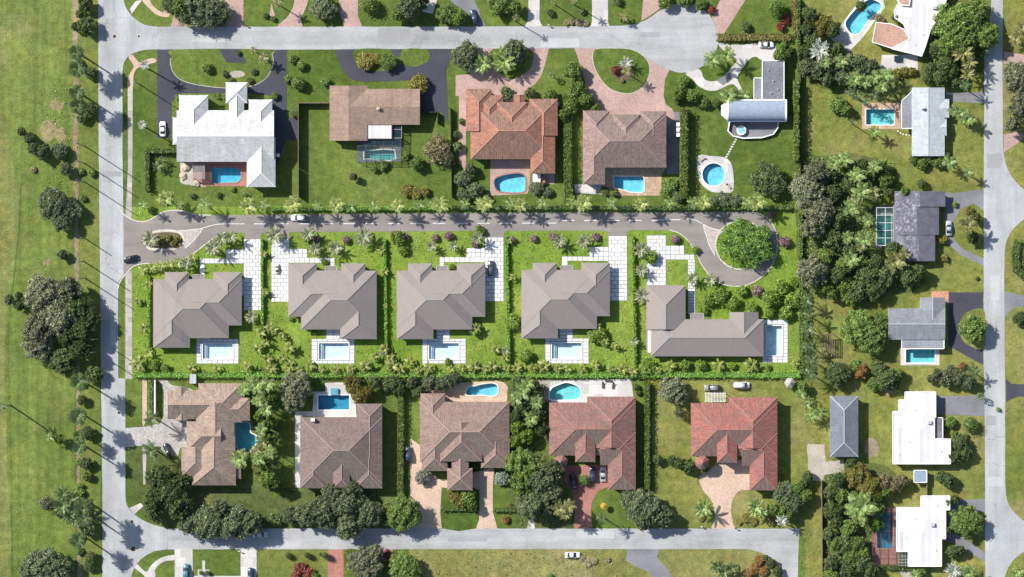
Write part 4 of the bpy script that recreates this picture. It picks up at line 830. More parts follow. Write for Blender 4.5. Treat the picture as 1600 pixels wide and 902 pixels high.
RG = shingle('blue_grey_metal', (.33,.36,.38), .4, .12); RD = mottled('slate_shingles', (.098,.096,.122), (.30,.30,.34)); RM = shingle('mid_grey_shingles', (.175,.18,.20), .25, .16); RS = shingle('dark_blue_slate', (.13,.14,.165), .25, .14); RPK = shingle('salmon_tiles', (.36,.22,.17), .2, .14)
FW = paving('white_membrane', (.50,.50,.51), .05, .12, 0, bw=40, bh=1.1, mortar=(.84,.84,.85), rot=1.5708); FG = paving('grey_gravel_roof', (.15,.155,.175), .42, .35, .3); FS = paving('weathered_flat_roof', (.20,.205,.235), .35, .3, 0); FB = flat('blue_grey_vault', (.20,.245,.31), .5, .25, .12); FT = flat('taupe_flat_roof', (.19,.175,.17), .9, .2, .08)
CT = flat('pale_ridge_tiles', (.29,.20,.165), .8); CO = flat('orange_ridge_tiles', (.31,.165,.12), .8); CB = flat('brown_ridge_tiles', (.25,.18,.16), .8); CR = flat('red_ridge_tiles', (.27,.135,.11), .8); CG = flat('grey_ridge', (.34,.36,.38), .8); CN = flat('taupe_ridge', (.225,.20,.19), .85)
def bld(*a, **k): return house('house', *a, **k)
bld('large white tiled villa with four hipped wings and a pergola terrace', 'house', [(276,172.5,428,253,'h','gg'),(270,184,335,226,'h','hg'),(280,149,325,212,'v','hg'),(353,129,386,161,'v','hh'),(358,146,381,205,'v','gg'),(389,156,425,205,'v','hg'),(386,215,430,292,'v','gh')], 4.6, .42, RW, M['wallw'], M['fasw'], lm='white tiled villa', capmat=CW, chim=[(349,204,.9)], garage=2)
bld('tan shingle ranch house with a white flat patio roof', 'house', [(515,134,574,220,'v','gg'),(545,139,656,195,'h','gg')], 3.6, .22, RT, M['walltan'], M['fasb'], lm='tan shingle house', flats=[([(564,194),(612,194),(612,217),(564,217)], 3.3, 'patio_roof', FW, 1)], chim=[(591,170,.45)])
bld('orange clay tiled house with stepped front gables', 'house', [(735,160,865,249,'h','hh'),(728,139,768,205,'v','hg'),(743,149,786,205,'v','hg'),(776,160,823,212,'v','hg',5.0),(828,155,871,212,'v','hg'),(829,205,867,271,'v','gh'),(803,148,820,172,'v','gg',3.6)], 4.3, .42, RO, M['wall'], M['fasb'], lm='orange tiled house', capmat=CO)
bld('pinkish-brown tiled house on the pink paver courtyard', 'house', [(911,179,1041,262,'h','hh'),(911,173,952,230,'v','hg'),(957,179,999,228,'v','hg',4.9),(1000,174,1041,212,'v','hg'),(911,222,945,288,'v','gh')], 4.2, .42, RP, M['wall'], M['fasb'], lm='pinkish-brown tiled house', capmat=CB)
# vaulted house
def vault():
    fl = [([(1191,95),(1225,95),(1225,158),(1191,158)], 3.4, 'roof', FG), ([(1178,122),(1190.5,122),(1190.5,157),(1178,157)], 2.9, 'porch_roof', FS)]
    r = bld('white house with a pale blue barrel vault and grey flat wing', 'house', [], 3.4, .4, RW, M['wallw'], M['fasw'], lm='barrel-vaulted house', flats=fl)
    L = Vector(r.location); m = MB(); n = 14; za, rise = 3.3, 2.4
    def arc(px, s=1.0, y0=157, y1=189):
        out = []
        for k in range(n+1):
            a = math.pi*k/n; yy = (y0+y1)/2 - math.cos(a)*(y1-y0)/2*s; z = za + rise*math.sin(a)*s; out.append(Vector(U(px, yy, z)))
        return out
    A = arc(1137); B = arc(1229); Z = Vector((0,0,-.25)); vs = A + B; m.add(vs, [(i, n+1+i, n+2+i, i+1) for i in range(n)])
    v = lk(bpy.data.objects.new('vaulted_roof', loc(m.mesh('vaulted_roof', [FB]), L)), r)
    for p in v.data.polygons: p.use_smooth = True
    e = MB(); e.add(A, [tuple(range(n+1))]); e.add(B, [tuple(range(n, -1, -1))]); lk(bpy.data.objects.new('end_wall', loc(e.mesh('end_wall', [M['wallw']]), L)), r)
    for nm, px0, px1 in (('vault_rim', 1136, 1138.5), ('vault_rim', 1227, 1229.5)):
        q = MB(); A2, B2 = arc(px0, 1.04), arc(px1, 1.04); q.add(A2+B2, [(i, n+1+i, n+2+i, i+1) for i in range(n)]); q.add([p+Z*0 for p in A2]+[p-Vector((0,0,.2)) for p in A2], [(i+1, i, n+1+i, n+2+i) for i in range(n)]); lk(bpy.data.objects.new(nm, loc(q.mesh(nm, [M['fasw']]), L)), r)
    f = MB(); c = [U(1137,158,za), U(1137,188,za), U(1127,180,za-.6), U(1127,165,za-.6)]; f.add(c, [(0,1,2,3)]); f.add([(*p[:2], p[2]-.3) for p in c]+list(c), [(0,3,2,1),(1,2,6,5),(2,3,7,6),(0,1,5,4),(0,4,7,3)]); lk(bpy.data.objects.new('canopy', loc(f.mesh('canopy', [M['fasw']]), L)), r)
    wv = MB(); a = P(1139,188); b = P(1227,158); wv.box(a[0], a[1], 0, b[0], b[1], za+.02); lk(bpy.data.objects.new('wall', loc(wv.mesh('wall', [M['wallw']]), L)), r)
    gu = MB(); gu.bar(U(1137,189.5,za), U(1229,189.5,za), .4, .3); gu.bar(U(1137,156.5,za), U(1229,156.5,za), .4, .3); lk(bpy.data.objects.new('gutter', loc(gu.mesh('gutter', [M['fasw']]), L)), r)
    for k in range(7):
        o = lk(bpy.data.objects.new('window', WIN[0]), r); p = P(1146+k*12, 188.3); o.location = Vector((p[0], p[1], 1.4)) - L; lk(bpy.data.objects.new('pane', WIN[1]), o); o.rotation_euler.z = math.pi
    # roof seams and vents on the flat wing
    for (x, y) in ((1200,110),(1208,126),(1215,140),(1204,146)):
        q = MB(); u = U(x, y, 3.4); q.tube([(u[0],u[1],3.35),(u[0],u[1],3.75)], [.14,.14], 8); q.tube([(u[0],u[1],3.75),(u[0],u[1],3.83)], [.22,.2], 8); lk(bpy.data.objects.new('vent_pipe', loc(q.mesh('vent_pipe', [M['metal']]), L)), r)
vault()
# terrace wall and hot tub
fence([(1140,189),(1137,205),(1145,213),(1160,216.5),(1190,215.5),(1208,210),(1215,200),(1216,190)], 1.0, 'wallw', 'low white wall curving round the terrace of the barrel-vaulted house', 'low white wall curving round the terrace of the barrel-vaulted house', True, .25)
x, y = P(1158, 204); o = empty('hot_tub', (x, y, 0)); tag(o, 'small round hot tub with white rim and orange shell on the curved terrace', 'hot tub')
m = MB(); m.tube([(0,0,.02),(0,0,.95)], [1.35,1.42], 22); m2 = MB(); n = 22
for k in range(n):
    a, b = 2*math.pi*k/n, 2*math.pi*(k+1)/n; m2.add([(1.15*math.cos(a),1.15*math.sin(a),1.05),(1.5*math.cos(a),1.5*math.sin(a),1.05),(1.5*math.cos(b),1.5*math.sin(b),1.05),(1.15*math.cos(b),1.15*math.sin(b),1.05),(1.5*math.cos(a),1.5*math.sin(a),.9),(1.5*math.cos(b),1.5*math.sin(b),.9)], [(0,1,2,3),(1,4,5,2)])
lk(bpy.data.objects.new('shell', m.mesh('shell', [M['orangep']])), o); lk(bpy.data.objects.new('rim', m2.mesh('rim', [M['fasw']])), o); m = MB(); m.add([(1.16*math.cos(2*math.pi*k/n), 1.16*math.sin(2*math.pi*k/n), .99) for k in range(n)], [tuple(range(n))]); lk(bpy.data.objects.new('water', m.mesh('water', [M['b5']])), o)
# top right and the right-hand column
bld('angled white flat-roofed house with a salmon tiled section', 'house', [], 3.5, .3, RPK, M['wallw'], M['fasw'], lm='angled white-roofed house', flats=[([(1392,76),(1422,61),(1412,38),(1398,28),(1397,18),(1408,-4),(1427,-30),(1482,-30),(1478,2),(1462,34),(1454,46),(1446,72),(1440,88)], 3.6, 'roof', FW), ([(1363,66),(1369,35),(1394,38),(1412,46),(1421.5,61),(1393,75.5)], 3.35, 'roof', RPK), ([(1391,-20),(1424,-20),(1421,9),(1408,8)], 4.2, 'roof', RPK)])
bld('long pale blue-grey gabled house with a grey lanai roof beside the tan pool deck', 'house', [(1425,137,1476,244,'v','gg'),(1470,155,1483,184,'h','gg',2.9),(1470,186,1479,212,'h','gg',2.8)], 3.0, .22, RG, M['wallw'], M['fasw'], lm='pale blue-grey roofed house', capmat=CG, flats=[([(1409,158),(1430,138),(1430,201),(1409,201)], 2.7, 'lanai_roof', FS, 1)], chim=[(1441,169,.4)])
bld('dark slate-roofed house with mottled left slope and caged pool', 'house', [(1398,299,1477,323,'v','gg'),(1398,322,1467,367,'v','gg'),(1410,366,1461,408,'v','gg')], 3.0, .17, RD, M['wall'], M['fasn'], lm='dark slate-roofed house', capmat=None, flats=[([(1396,322),(1412,318),(1436,318),(1436,382),(1396,382)], 3.06, 'patio_roof', FS, 1)])
bld('grey shingle house with white ridge and an aqua pool at its back', 'house', [(1388,482,1477,531,'h','gg'),(1438,465,1477,500,'v','gg',2.9)], 3.0, .24, RM, M['wallw'], M['fasw'], lm='grey shingle house', capmat=CG, flats=[([(1409,528),(1475,528),(1475,545),(1409,545)], 2.7, 'lanai_roof', FS, 1)])
bld('big white flat-roofed house with a stepped outline', 'house', [], 3.2, .3, RW, M['wallw'], M['fasw'], lm='stepped white flat roof', flats=[([(1414,612.5),(1462,612.5),(1462,652),(1460,652),(1460,686),(1485,686),(1485,725),(1395,725),(1395,643),(1414,643)], 3.3, 'roof', FW), ([(1460.5,653),(1473,653),(1473,685.5),(1460.5,685.5)], 2.6, 'porch_roof', FG), ([(1404,625),(1413.5,625),(1413.5,642.5),(1404,642.5)], 2.6, 'side_roof', FW)])
bld('white flat-roofed house at the bottom right beside the red pool terrace', 'house', [], 3.2, .3, RW, M['wallw'], M['fasw'], lm='bottom right white roof', flats=[([(1439,775),(1484,775),(1484,797),(1477.5,797),(1477.5,842),(1471,842),(1471,885),(1419,885),(1419,862),(1401,862),(1401,793),(1439,793)], 3.3, 'roof', FW)])
bld('small slate-grey hipped cottage with pale ridge lines', 'house', [(1297,619,1341,714,'v','hh')], 3.6, .36, RS, M['wall'], M['fasn'], lm='slate-grey cottage', capmat=CG)
sh = house('shed', 'little pale blue metal shed below the stepped white roof', 'shed', [], 2.4, .2, RG, M['wallw'], M['fasw'], flats=[([(1428,735),(1448,735),(1448,754),(1428,754)], 2.4, 'roof', FB)], nwin=0)
# the new row
def newhouse(dx, dy, label, mir=None, lm=None):
    V = [(620,423,738,515,'h','hh'),(620,487,677,530,'v','gh'),(682,423,758,495,'h','gh'),(714,412,758,450,'v','hg'),(638,412,675,450,'v','hg')]
    fl = [([(682,416),(700,416),(700,425),(682,425)], 2.8, 'porch_roof', FT, 1)]
    f = (lambda x: mir - x) if mir else (lambda x: x + dx)
    VV = []
    for (a, b, c, d, o, e) in V:
        xa, xb = sorted((f(a), f(c))); VV.append((xa, b+dy, xb, d+dy, o, e[::-1] if (mir and o == 'h') else e))
    FL = [([(f(a), b+dy) for a, b in p], z, n, m_, w_) for p, z, n, m_, w_ in fl]
    return bld(label, 'house', VV, 3.0, .42, RN, M['wall'], M['fasn'], lm=lm, capmat=CN, flats=FL, garage=0)
newhouse(-380.5, 13.5, 'leftmost taupe hip-roofed house in the new row, nearest the west road', lm='first taupe house')
newhouse(0, 0, 'taupe hip-roofed house in the new row, second from left, mirrored plan', mir=1208.5, lm='second taupe house')
newhouse(0, 0, 'taupe hip-roofed house in the new row with a charcoal car beside it', lm='third taupe house')
newhouse(194.7, -1, 'taupe hip-roofed house in the new row, left of the L-shaped one', lm='fourth taupe house')
bld('L-shaped long taupe roofed house at the right end of the new row', 'house', [(1017,499,1193,557,'h','hh'),(1010,446,1071,515,'v','hg'),(1140,488,1185,530,'v','gg')], 3.0, .42, RN, M['wall'], M['fasn'], lm='L-shaped taupe house', capmat=CN, flats=[([(1079,490),(1099,490),(1099,500),(1079,500)], 2.8, 'porch_roof', FT, 1), ([(1011,505),(1020,505),(1020,551),(1011,551)], 2.7, 'side_roof', M['fasw'], 1)], garage=2)
# bottom row
bld('rambling tan-pink tiled house with many small hips beside the lagoon pool', 'house', [(306,628,366,704,'v','gg'),(310,599,378,660,'h','hh'),(262,610,345,655,'h','gg'),(274,605,292,640,'v','gg'),(275,630,292,657,'v','gg'),(292,659,345,704,'h','hg',5.0),(302,683,367,757,'v','gh'),(345,622,390,657,'h','gh'),(284,699,326,744,'v','gh',4.6),(300,703,368,758,'v','gh',4.3),(352,724,376,748,'h','gh',3.2)], 4.2, .40, RB1, M['wall'], M['fasb'], lm='tan-pink tiled house', capmat=CT)
bld('plum-brown hipped tile house with a wide X of ridges', 'house', [(469,652,597,756,'h','hh'),(558,631,597,715,'v','hg'),(469,715,509,763,'v','gh'),(555,715,597,763,'v','gh'),(521,725,546,762,'v','gh',5.7)], 4.4, .40, RB2, M['wallw'], M['fasb'], lm='plum-brown tiled house', capmat=CB, chim=[(489,656,.55)])
bld('rose-brown tiled house with nested centre gables and a garage wing', 'house', [(656,628,796,722,'h','hh'),(657,615,695,690,'v','hg'),(659,690,699,736,'v','gh'),(688,660,753,721,'v','gh',5.3),(706,698,732,746,'v','gg',4.6),(699,732,738,766,'v','hh'),(752,690,796,731,'v','gh')], 4.3, .40, RB3, M['wall'], M['fasb'], lm='rose-brown tiled house', capmat=CT)
def redhouse(dx, dy, label, rm, cm, lm):
    V = [(858,629,993,712,'h','hh'),(917,620,993,700,'v','hg'),(899,674,930,722,'v','gh',5.9),(938,676,993,727,'h','gh'),(950,706,993,765,'v','gh')]
    r = bld(label, 'house', [(a+dx, b+dy, c+dx, d+dy, v[4], v[5], *v[6:]) for v in V for a, b, c, d in [v[:4]]], 4.4, .40, rm, M['wall'], M['fasb'], lm=lm, capmat=cm)
    L = Vector(r.location); t = MB(); x, y, z = U(876+dx, 722+dy, 4.3); n = 8; rr = 2.3
    t.add([(x+rr*math.cos(2*math.pi*k/n+.39), y+rr*math.sin(2*math.pi*k/n+.39), 4.3) for k in range(n)] + [(x, y, 6.2)], [(k, (k+1) % n, n) for k in range(n)])
    me = loc(t.mesh('turret_roof', [rm]), L); add_uv(me); lk(bpy.data.objects.new('turret_roof', me), r)
    t = MB(); t.tube([(x,y,0),(x,y,4.32)], [1.9,1.9], 8); lk(bpy.data.objects.new('turret_wall', loc(t.mesh('turret_wall', [M['wall']]), L)), r)
redhouse(0, 0, 'red-brown tiled house with a red paver court and three cars', RB4, CR, 'red-brown tiled house')
redhouse(221.5, 1, 'brick-red tiled house with a peach paver court, right end of bottom row', RB5, CR, 'brick-red tiled house')

def vents(px, py, z, parent_label, spots):
    r = next(o for o in bpy.data.objects if o.get('label') == parent_label); L = Vector(r.location)
    for (x, y, k) in spots:
        u = U(x, y, z); q = MB()
        if k: q.box(u[0]-.6, u[1]-.5, z, u[0]+.6, u[1]+.5, z+.75)
        else: q.tube([(u[0],u[1],z-.05),(u[0],u[1],z+.4)], [.12,.12], 8)
        lk(bpy.data.objects.new('roof_unit' if k else 'vent_pipe', loc(q.mesh('vent', [M['metal']]), L)), r)
vents(0, 0, 3.3, 'big white flat-roofed house with a stepped outline', [(1430,640,0),(1452,660,1),(1420,690,0),(1470,705,0),(1405,710,0)]); vents(0, 0, 3.3, 'white flat-roofed house at the bottom right beside the red pool terrace', [(1457,820,1),(1430,810,0),(1462,860,0),(1415,840,0),(1465,790,0)]); vents(0, 0, 3.6, 'angled white flat-roofed house with a salmon tiled section', [(1442,54,0),(1430,70,0),(1460,12,1),(1415,28,0)])
# ---------------------------------------------------------------- screen cages, pergolas, small buildings
def cage(x0, y0, x1, y1, h, nx, ny, fm, sm_, label, wd=.1):
    m = MB(); s = MB(); a = P(x0, y1); b = P(x1, y0); L = Vector(((a[0]+b[0])/2, (a[1]+b[1])/2, 0)); o = empty('pool_cage', L); tag(o, label, 'screen cage')
    for i in range(nx+1):
        x = a[0]+(b[0]-a[0])*i/nx; m.bar((x,a[1],h), (x,b[1],h), wd, wd)
        for y in (a[1], b[1]): m.bar((x,y,0.05), (x,y,h), wd, wd)
    for j in range(ny+1):
        y = a[1]+(b[1]-a[1])*j/ny; m.bar((a[0],y,h+.003), (b[0],y,h+.003), wd, wd)
        for x in (a[0], b[0]): m.bar((x,y,.05), (x,y,h), wd, wd)
    s.box(a[0]+.02, a[1]+.02, .08, b[0]-.02, b[1]-.02, h-.06)
    lk(bpy.data.objects.new('frame', loc(m.mesh('frame', [fm]), L)), o); lk(bpy.data.objects.new('screen', loc(s.mesh('screen', [sm_]), L)), o)
SCD = screenmat('dark_insect_screen', (.03,.09,.11), .20); SCG = screenmat('green_insect_screen', (.03,.10,.09), .30)
cage(559, 217, 627, 253, 2.7, 5, 3, M['fasb'], SCD, 'dark screen cage over the greenish pool of the tan shingle house', .1)
cage(613, 190, 628, 216.5, 2.7, 1, 2, M['fasn'], SCD, 'small dark screen cage beside the white patio roof', .14)
cage(1368, 325, 1395, 384, 2.7, 2, 5, M['fasw'], SCG, 'white framed screen cage over the dark green pool', .1)
cage(1362, 793, 1400.5, 883, 2.6, 3, 5, M['fasb'], screenmat('thin_insect_screen', (.05,.05,.06), .12), 'thin brown screen cage over the red pool terrace', .1)
cage(1402.5, 863, 1418, 883, 2.6, 3, 4, M['fasn'], SCD, 'small dark screened porch at the bottom right white roof', .1)
def pergola(x0, y0, x1, y1, h, mat, label, n=9, cat='pergola'):
    a = P(x0, y1); b = P(x1, y0); L = Vector(((a[0]+b[0])/2, (a[1]+b[1])/2, 0)); o = empty('pergola', L); tag(o, label, cat)
    for x in (a[0], b[0]):
        for y in (a[1], b[1]): m = MB(); m.bar((x,y,0),(x,y,h),.16,.16); lk(bpy.data.objects.new('post', loc(m.mesh('post', [mat]), L)), o)
    for y in (a[1], b[1]): m = MB(); m.bar((a[0]-.3,y,h+.1),(b[0]+.3,y,h+.1),.14,.2); lk(bpy.data.objects.new('beam', loc(m.mesh('beam', [mat]), L)), o)
    for k in range(n): x = a[0]+(b[0]-a[0])*k/(n-1); m = MB(); m.bar((x,a[1]-.3,h+.27),(x,b[1]+.3,h+.27),.16,.12); lk(bpy.data.objects.new('rafter', loc(m.mesh('rafter', [mat]), L)), o)
pergola(303, 258, 321, 279, 2.5, M['fasn'], 'grey slatted pergola left of the red-paved pool', 11)
pergola(1284, 523, 1302, 550, 2.4, M['fence'], 'weathered open timber pergola on the rough lawn', 8)
pergola(1101.5, 614.5, 1132, 626.5, 2.3, M['wstone'], 'long whitewashed pergola roof behind the brick-red tiled house', 14)
def gazebo(px, py, r, h, mt, label):
    x, y = P(px, py); o = empty('gazebo', (x, y, 0)); tag(o, label, 'gazebo'); n = 6; t = MB(); t.add([(r*math.cos(2*math.pi*k/n), r*math.sin(2*math.pi*k/n), h) for k in range(n)] + [(0,0,h+1.1)], [(k, (k+1) % n, n) for k in range(n)]); lk(bpy.data.objects.new('roof', t.mesh('roof', [mt])), o)
    for k in range(n): p = MB(); c, s = r*.86*math.cos(2*math.pi*k/n), r*.86*math.sin(2*math.pi*k/n); p.bar((c,s,0),(c,s,h+.1),.12,.12); lk(bpy.data.objects.new('post', p.mesh('post', [M['fence']])), o)
gazebo(1233, 598, 1.75, 2.3, flat('grey_shakes', (.30,.27,.25), .9, .2, .2), 'tiny hexagonal grey roofed gazebo by the hedge corner')
def boxthing(name, px, py, sx, sy, h, mat, label, cat, lid=None, rot=0):
    x, y = P(px, py); o = empty(name, (x, y, .06), rot); tag(o, label, cat); m = MB(); m.box(-sx/2,-sy/2,0,sx/2,sy/2,h); lk(bpy.data.objects.new('body', m.mesh('body', [mat])), o)
    m = MB(); m.box(-sx/2-.06,-sy/2-.06,h,sx/2+.06,sy/2+.06,h+.08); lk(bpy.data.objects.new('lid', m.mesh('lid', [lid or mat])), o); m = MB(); m.box(-sx*.3,-sy/2-.03,h*.3,sx*.3,-sy/2,h*.7); lk(bpy.data.objects.new('panel', m.mesh('panel', [M['metal']])), o)
boxthing('shed', 302.5, 592, 1.9, 2.8, 2.1, M['wall'], 'small white garden shed above the tan-pink tiled house', 'shed', M['metal'])
boxthing('pool_store', 838.5, 280, 2.2, 2.6, 1.9, M['wallw'], 'white pool store at the lower right of the orange tiled house', 'shed', M['fasw']); boxthing('raised_spa', 522.5, 612, 2.2, 2.0, .7, M['wstone'], 'square raised spa beside the dark blue pool', 'spa', M['b2'])
boxthing('storage_box', 848, 280.5, 1.4, 2.2, 1.2, M['copr'], 'brown storage box beside the white pool store', 'storage box'); boxthing('storage_box', 1402, 92, 2.0, 1.6, .8, M['glass'], 'dark square skylight box on the terrace below the angled house', 'skylight')
for i, (x, y, l) in enumerate(((1059,195,'upper'),(1059,203,'middle'),(1059,211,'lower'))): boxthing('air_conditioner', x, y, 1., 1.1, .9, M['fasw'], f'{l} white air conditioner beside the pinkish-brown tiled house', 'air conditioner')
boxthing('air_conditioner', 435, 243, .9, .9, .8, M['fasw'], 'white air conditioner in the shade right of the white tiled villa', 'air conditioner'); boxthing('air_conditioner', 871, 163, 1, 1, .8, M['metal'], 'grey air conditioner by the upper right corner of orange tiled house', 'air conditioner')
for (x, y, l) in ((1149,825.5,'dark mailbox at the foot of the peach paver drive'),(1096,823,'white mailbox left of the peach paver drive by the kerb'),(640,38,'dark mailbox on the kerb below the small light drive'),(384,40,'dark mailbox right of the wide brick drive'),(857,40,'dark mailbox right of the white concrete drive'),(374,861,'white mailbox left of the white drive with the navy car'),(1072,825,'grey mailbox under the dark oak on the bottom street')):
    X, Y = P(x, y); o = empty('mailbox', (X, Y, .02)); tag(o, l, 'mailbox', 'roadside mailboxes'); m = MB(); m.bar((0,0,0),(0,0,1.05),.14,.14); lk(bpy.data.objects.new('post', m.mesh('post', [M['fence']])), o); m = MB(); m.box(-.3,-.14,1.05,.3,.14,1.35); m.tube([(-.3,0,1.35),(.3,0,1.35)], [.14,.14], 8); lk(bpy.data.objects.new('box', m.mesh('box', [M['wstone'] if 'white' in l else M['glass']])), o)
# utility pole and overhead wires
def pole(px, py, h, label, name='utility_pole', cat='pole', arm=True):
    x, y, _ = U(px, py, 0); o = empty(name, (x, y, 0)); tag(o, label, cat); m = MB(); m.tube([(0,0,0),(0,0,h)], [.19,.12], 8); lk(bpy.data.objects.new('shaft', m.mesh('shaft', [M['pbark']])), o)
    if arm: m = MB(); m.bar((-.8,0,h-.5),(.8,0,h-.5),.1,.12); lk(bpy.data.objects.new('crossarm', m.mesh('crossarm', [M['fence']])), o); m = MB(); m.tube([(.25,0,h-2),(.25,0,h-1.1)], [.2,.2], 8); lk(bpy.data.objects.new('transformer', m.mesh('transformer', [M['metal']])), o)
pole(218, 132, 12.5, 'slim pole on the lawn strip left of the dark asphalt drive', arm=False)
for i, (x, y, l, hh) in enumerate(((131.5,228,'uppermost',17),(131.5,255,'second',16.5),(131.5,284,'third',16),(131.5,372,'fourth',8.5),(131.5,409,'fifth',14),(133,435,'sixth',15),(152,530,'seventh',11),(150,550,'lowest',11))): pole(x, y, hh, f'{l} bare palm trunk with pale top on the west verge', 'bare_palm', 'palm', False)
wr = MB()
for x0, x1 in ((250.3,258.2),(253.3,261.8)):
    pts = [U(x0+(x1-x0)*k/40, -70+1040*k/40, 9.6-.35*math.sin(math.pi*((k*.2) % 1))) for k in range(41)]
    wr.tube(pts, [.022]*41, 4)
o = wr.build('overhead_wires', M['glass']); tag(o, 'pair of thin overhead wires running beside the west road', 'wires')

# ---------------------------------------------------------------- fences and hedges
fence([(467,262),(467,162),(514,162)], 2.8, 'fence', 'tall brown timber fence right of the white tiled villa', 'tall brown timber fence right of the white tiled villa'); fence([(467,308),(467,264)], 2.8, 'fence', '', 'short lower run of brown timber fence below the white tiled villa')
fence([(656,176),(684,176),(684,193)], 1.9, 'bfence', '', 'dark timber fence right of the tan shingle house'); fence([(704,170),(706,308)], 1.9, 'bfence', '', 'long dark timber fence between tan shingle and orange tiled houses')
hedge([(281,236),(231,236),(231,297)], 7, 2.1, 'hedged', label='dark right-angled hedge around the lower lawn of the white villa')
hedge([(886,150),(888,312)], 12, 2.8, 'hedge', label='tall bright hedge between the orange and pinkish-brown tiled houses'); hedge([(1068,172),(1068,308)], 11, 3.8, 'hedge', label='tall bright hedge right of the pinkish-brown tiled house')
hedge([(1122,59),(1232,59)], 11, 1.6, 'hedgey', label='tan-topped clipped hedge along the upper edge of the white drive'); hedge([(1240,-5),(1242,56)], 8, 2.2, 'hedgey', label='tan-topped upright hedge right of the round topiary'); hedge([(1243,128),(1243,250)], 8, 4., 'hedge', label='long upright hedge right of the barrel-vaulted house'); hedge([(1247,0),(1247,110)], 4, 2.4, 'hedged', label='thin dark hedge along the boundary below the tan-topped hedge')
hedge([(409.5,374),(411,545)], 3.6, 1.5, 'hedgel', label='thin new hedge between the first and second taupe houses'); hedge([(601.5,374),(604,578)], 3.6, 1.5, 'hedgel', label='thin new hedge between the second and third taupe houses'); hedge([(791.5,371),(796,578)], 3.6, 1.5, 'hedgel', label='thin new hedge between the third and fourth taupe houses'); hedge([(989,370),(993,572)], 3.6, 1.6, 'hedgel', label='thin new hedge left of the L-shaped taupe house'); hedge([(233,432),(233,545)], 4, 1.6, 'hedgel', label='thin new hedge left of the first taupe house')
hedge([(424,327),(700,326)], 5, 1.5, 'hedgel', label='low boundary hedge above the lane, left half'); hedge([(706,325),(1235,325)], 6, 1.6, 'hedged', label='low boundary hedge above the lane, right half'); hedge([(210,586),(1248,586)], 9, 1.4, 'hedgel', label='very long hedge along the lower edge of the new lots', dens=12); hedge([(1250,335),(1252,583)], 6, 2.0, 'hedged', label='upright dark hedge at the right edge of the new lots')
hedge([(627,600),(626,775)], 9, 2.2, 'hedge', label='tall narrow hedge between the plum and rose-brown houses'); hedge([(1011,598),(1011,763)], 8, 2.4, 'hedge', label='tall narrow hedge right of the red-brown tiled house'); hedge([(690,796),(747,796)], 5, 1.2, 'hedged', label='low dark hedge across the lawn inside the peach drive'); hedge([(772,797),(822,797)], 5, 1.2, 'hedged', label='low dark hedge right of the peach drive')
fence([(243,594),(243,648)], 1.9, 'wallw', '', 'white garden wall at the left of the tan-pink tiled house', True, .3); hedge([(236.5,595),(236.5,648)], 5, 1.6, 'hedged', label='dark hedge beside the white garden wall near the west road')
fence([(1283,750),(1284,902)], 1.8, 'fence', '', 'weathered timber fence right of the bottom street end'); fence([(1250,60),(1250,320)], 1.8, 'bfence', '', 'dark boundary fence behind the barrel-vaulted house'); fence([(462,765),(415,762)], 1.8, 'bfence', '', 'dark fence left of the plum-brown tiled house'); fence([(1447,756),(1447,775)], 1.8, 'fence', '', 'short timber fence between the two white flat roofs')
hedge([(1590,378),(1586,398),(1588,420),(1600,432)], 12, 1.4, 'hedged', label='curved dark hedge on the right-hand lawn by the east road'); hedge([(1378,886),(1425,887)], 8, 1.2, 'hedge', label='low hedge below the red pool terrace'); hedge([(1258,455),(1258,585)], 5, 2, 'hedged', label='second dark hedge behind the new lots beside the shadowing palms')
for (x, y, s, l) in ((284,248,1.2,'upper'),(290,262,1.5,'middle'),(286,276,1.3,'lower'),(308,286,1.2,'rightmost')):
    o = empty('boulder', (*P(x, y), .05), x); tag(o, f'{l} tan boulder in the rock garden left of the red-paved pool', 'boulder', 'rock garden boulders'); bm = bmesh.new(); bmesh.ops.create_icosphere(bm, subdivisions=2, radius=s)
    for v in bm.verts: v.co *= random.uniform(.75, 1.15); v.co.z *= .6
    me = bpy.data.meshes.new('stone'); bm.to_mesh(me); bm.free(); me.materials.append(M['stone']); lk(bpy.data.objects.new('stone', me), o)

# ---------------------------------------------------------------- cars
WHT = paint('white', (.72,.72,.72)); BLK = paint('black', (.012,.013,.016)); NVY = paint('navy', (.02,.035,.075)); CHR = paint('charcoal', (.05,.05,.06)); SIL = paint('silver', (.42,.44,.46), .3); TEA = paint('teal', (.05,.16,.19)); GRY = paint('grey', (.20,.20,.21))
car(254.5, 202, 90, 'sedan', WHT, 'white saloon on the dark drive left of the white tiled villa'); car(467, 340.5, 180, 'suv', WHT, 'white estate driving left along the new lane', group='moving cars'); car(205.5, 404.5, 12, 'sedan', BLK, 'black saloon turning in at the mouth of the new lane', group='moving cars'); car(767, 419.5, 90, 'suv', CHR, 'charcoal estate on white slabs beside the third taupe house', z=.17)
car(741, 27, 108, 'suv', NVY, 'dark blue estate on the side street at the top'); car(638.5, 710, 90, 'suv', NVY, 'navy estate in the shade left of the rose-brown tiled house'); car(896, 752, 100, 'suv', BLK, 'black estate under the tree left of the red court'); car(926, 741, 90, 'suv', NVY, 'dark blue estate between two cars on the red court'); car(942, 741, 90, 'sedan', SIL, 'silver saloon at the right of the red court'); car(263, 704, 115, 'suv', BLK, 'black estate on pale cobbles left of the tan-pink house')
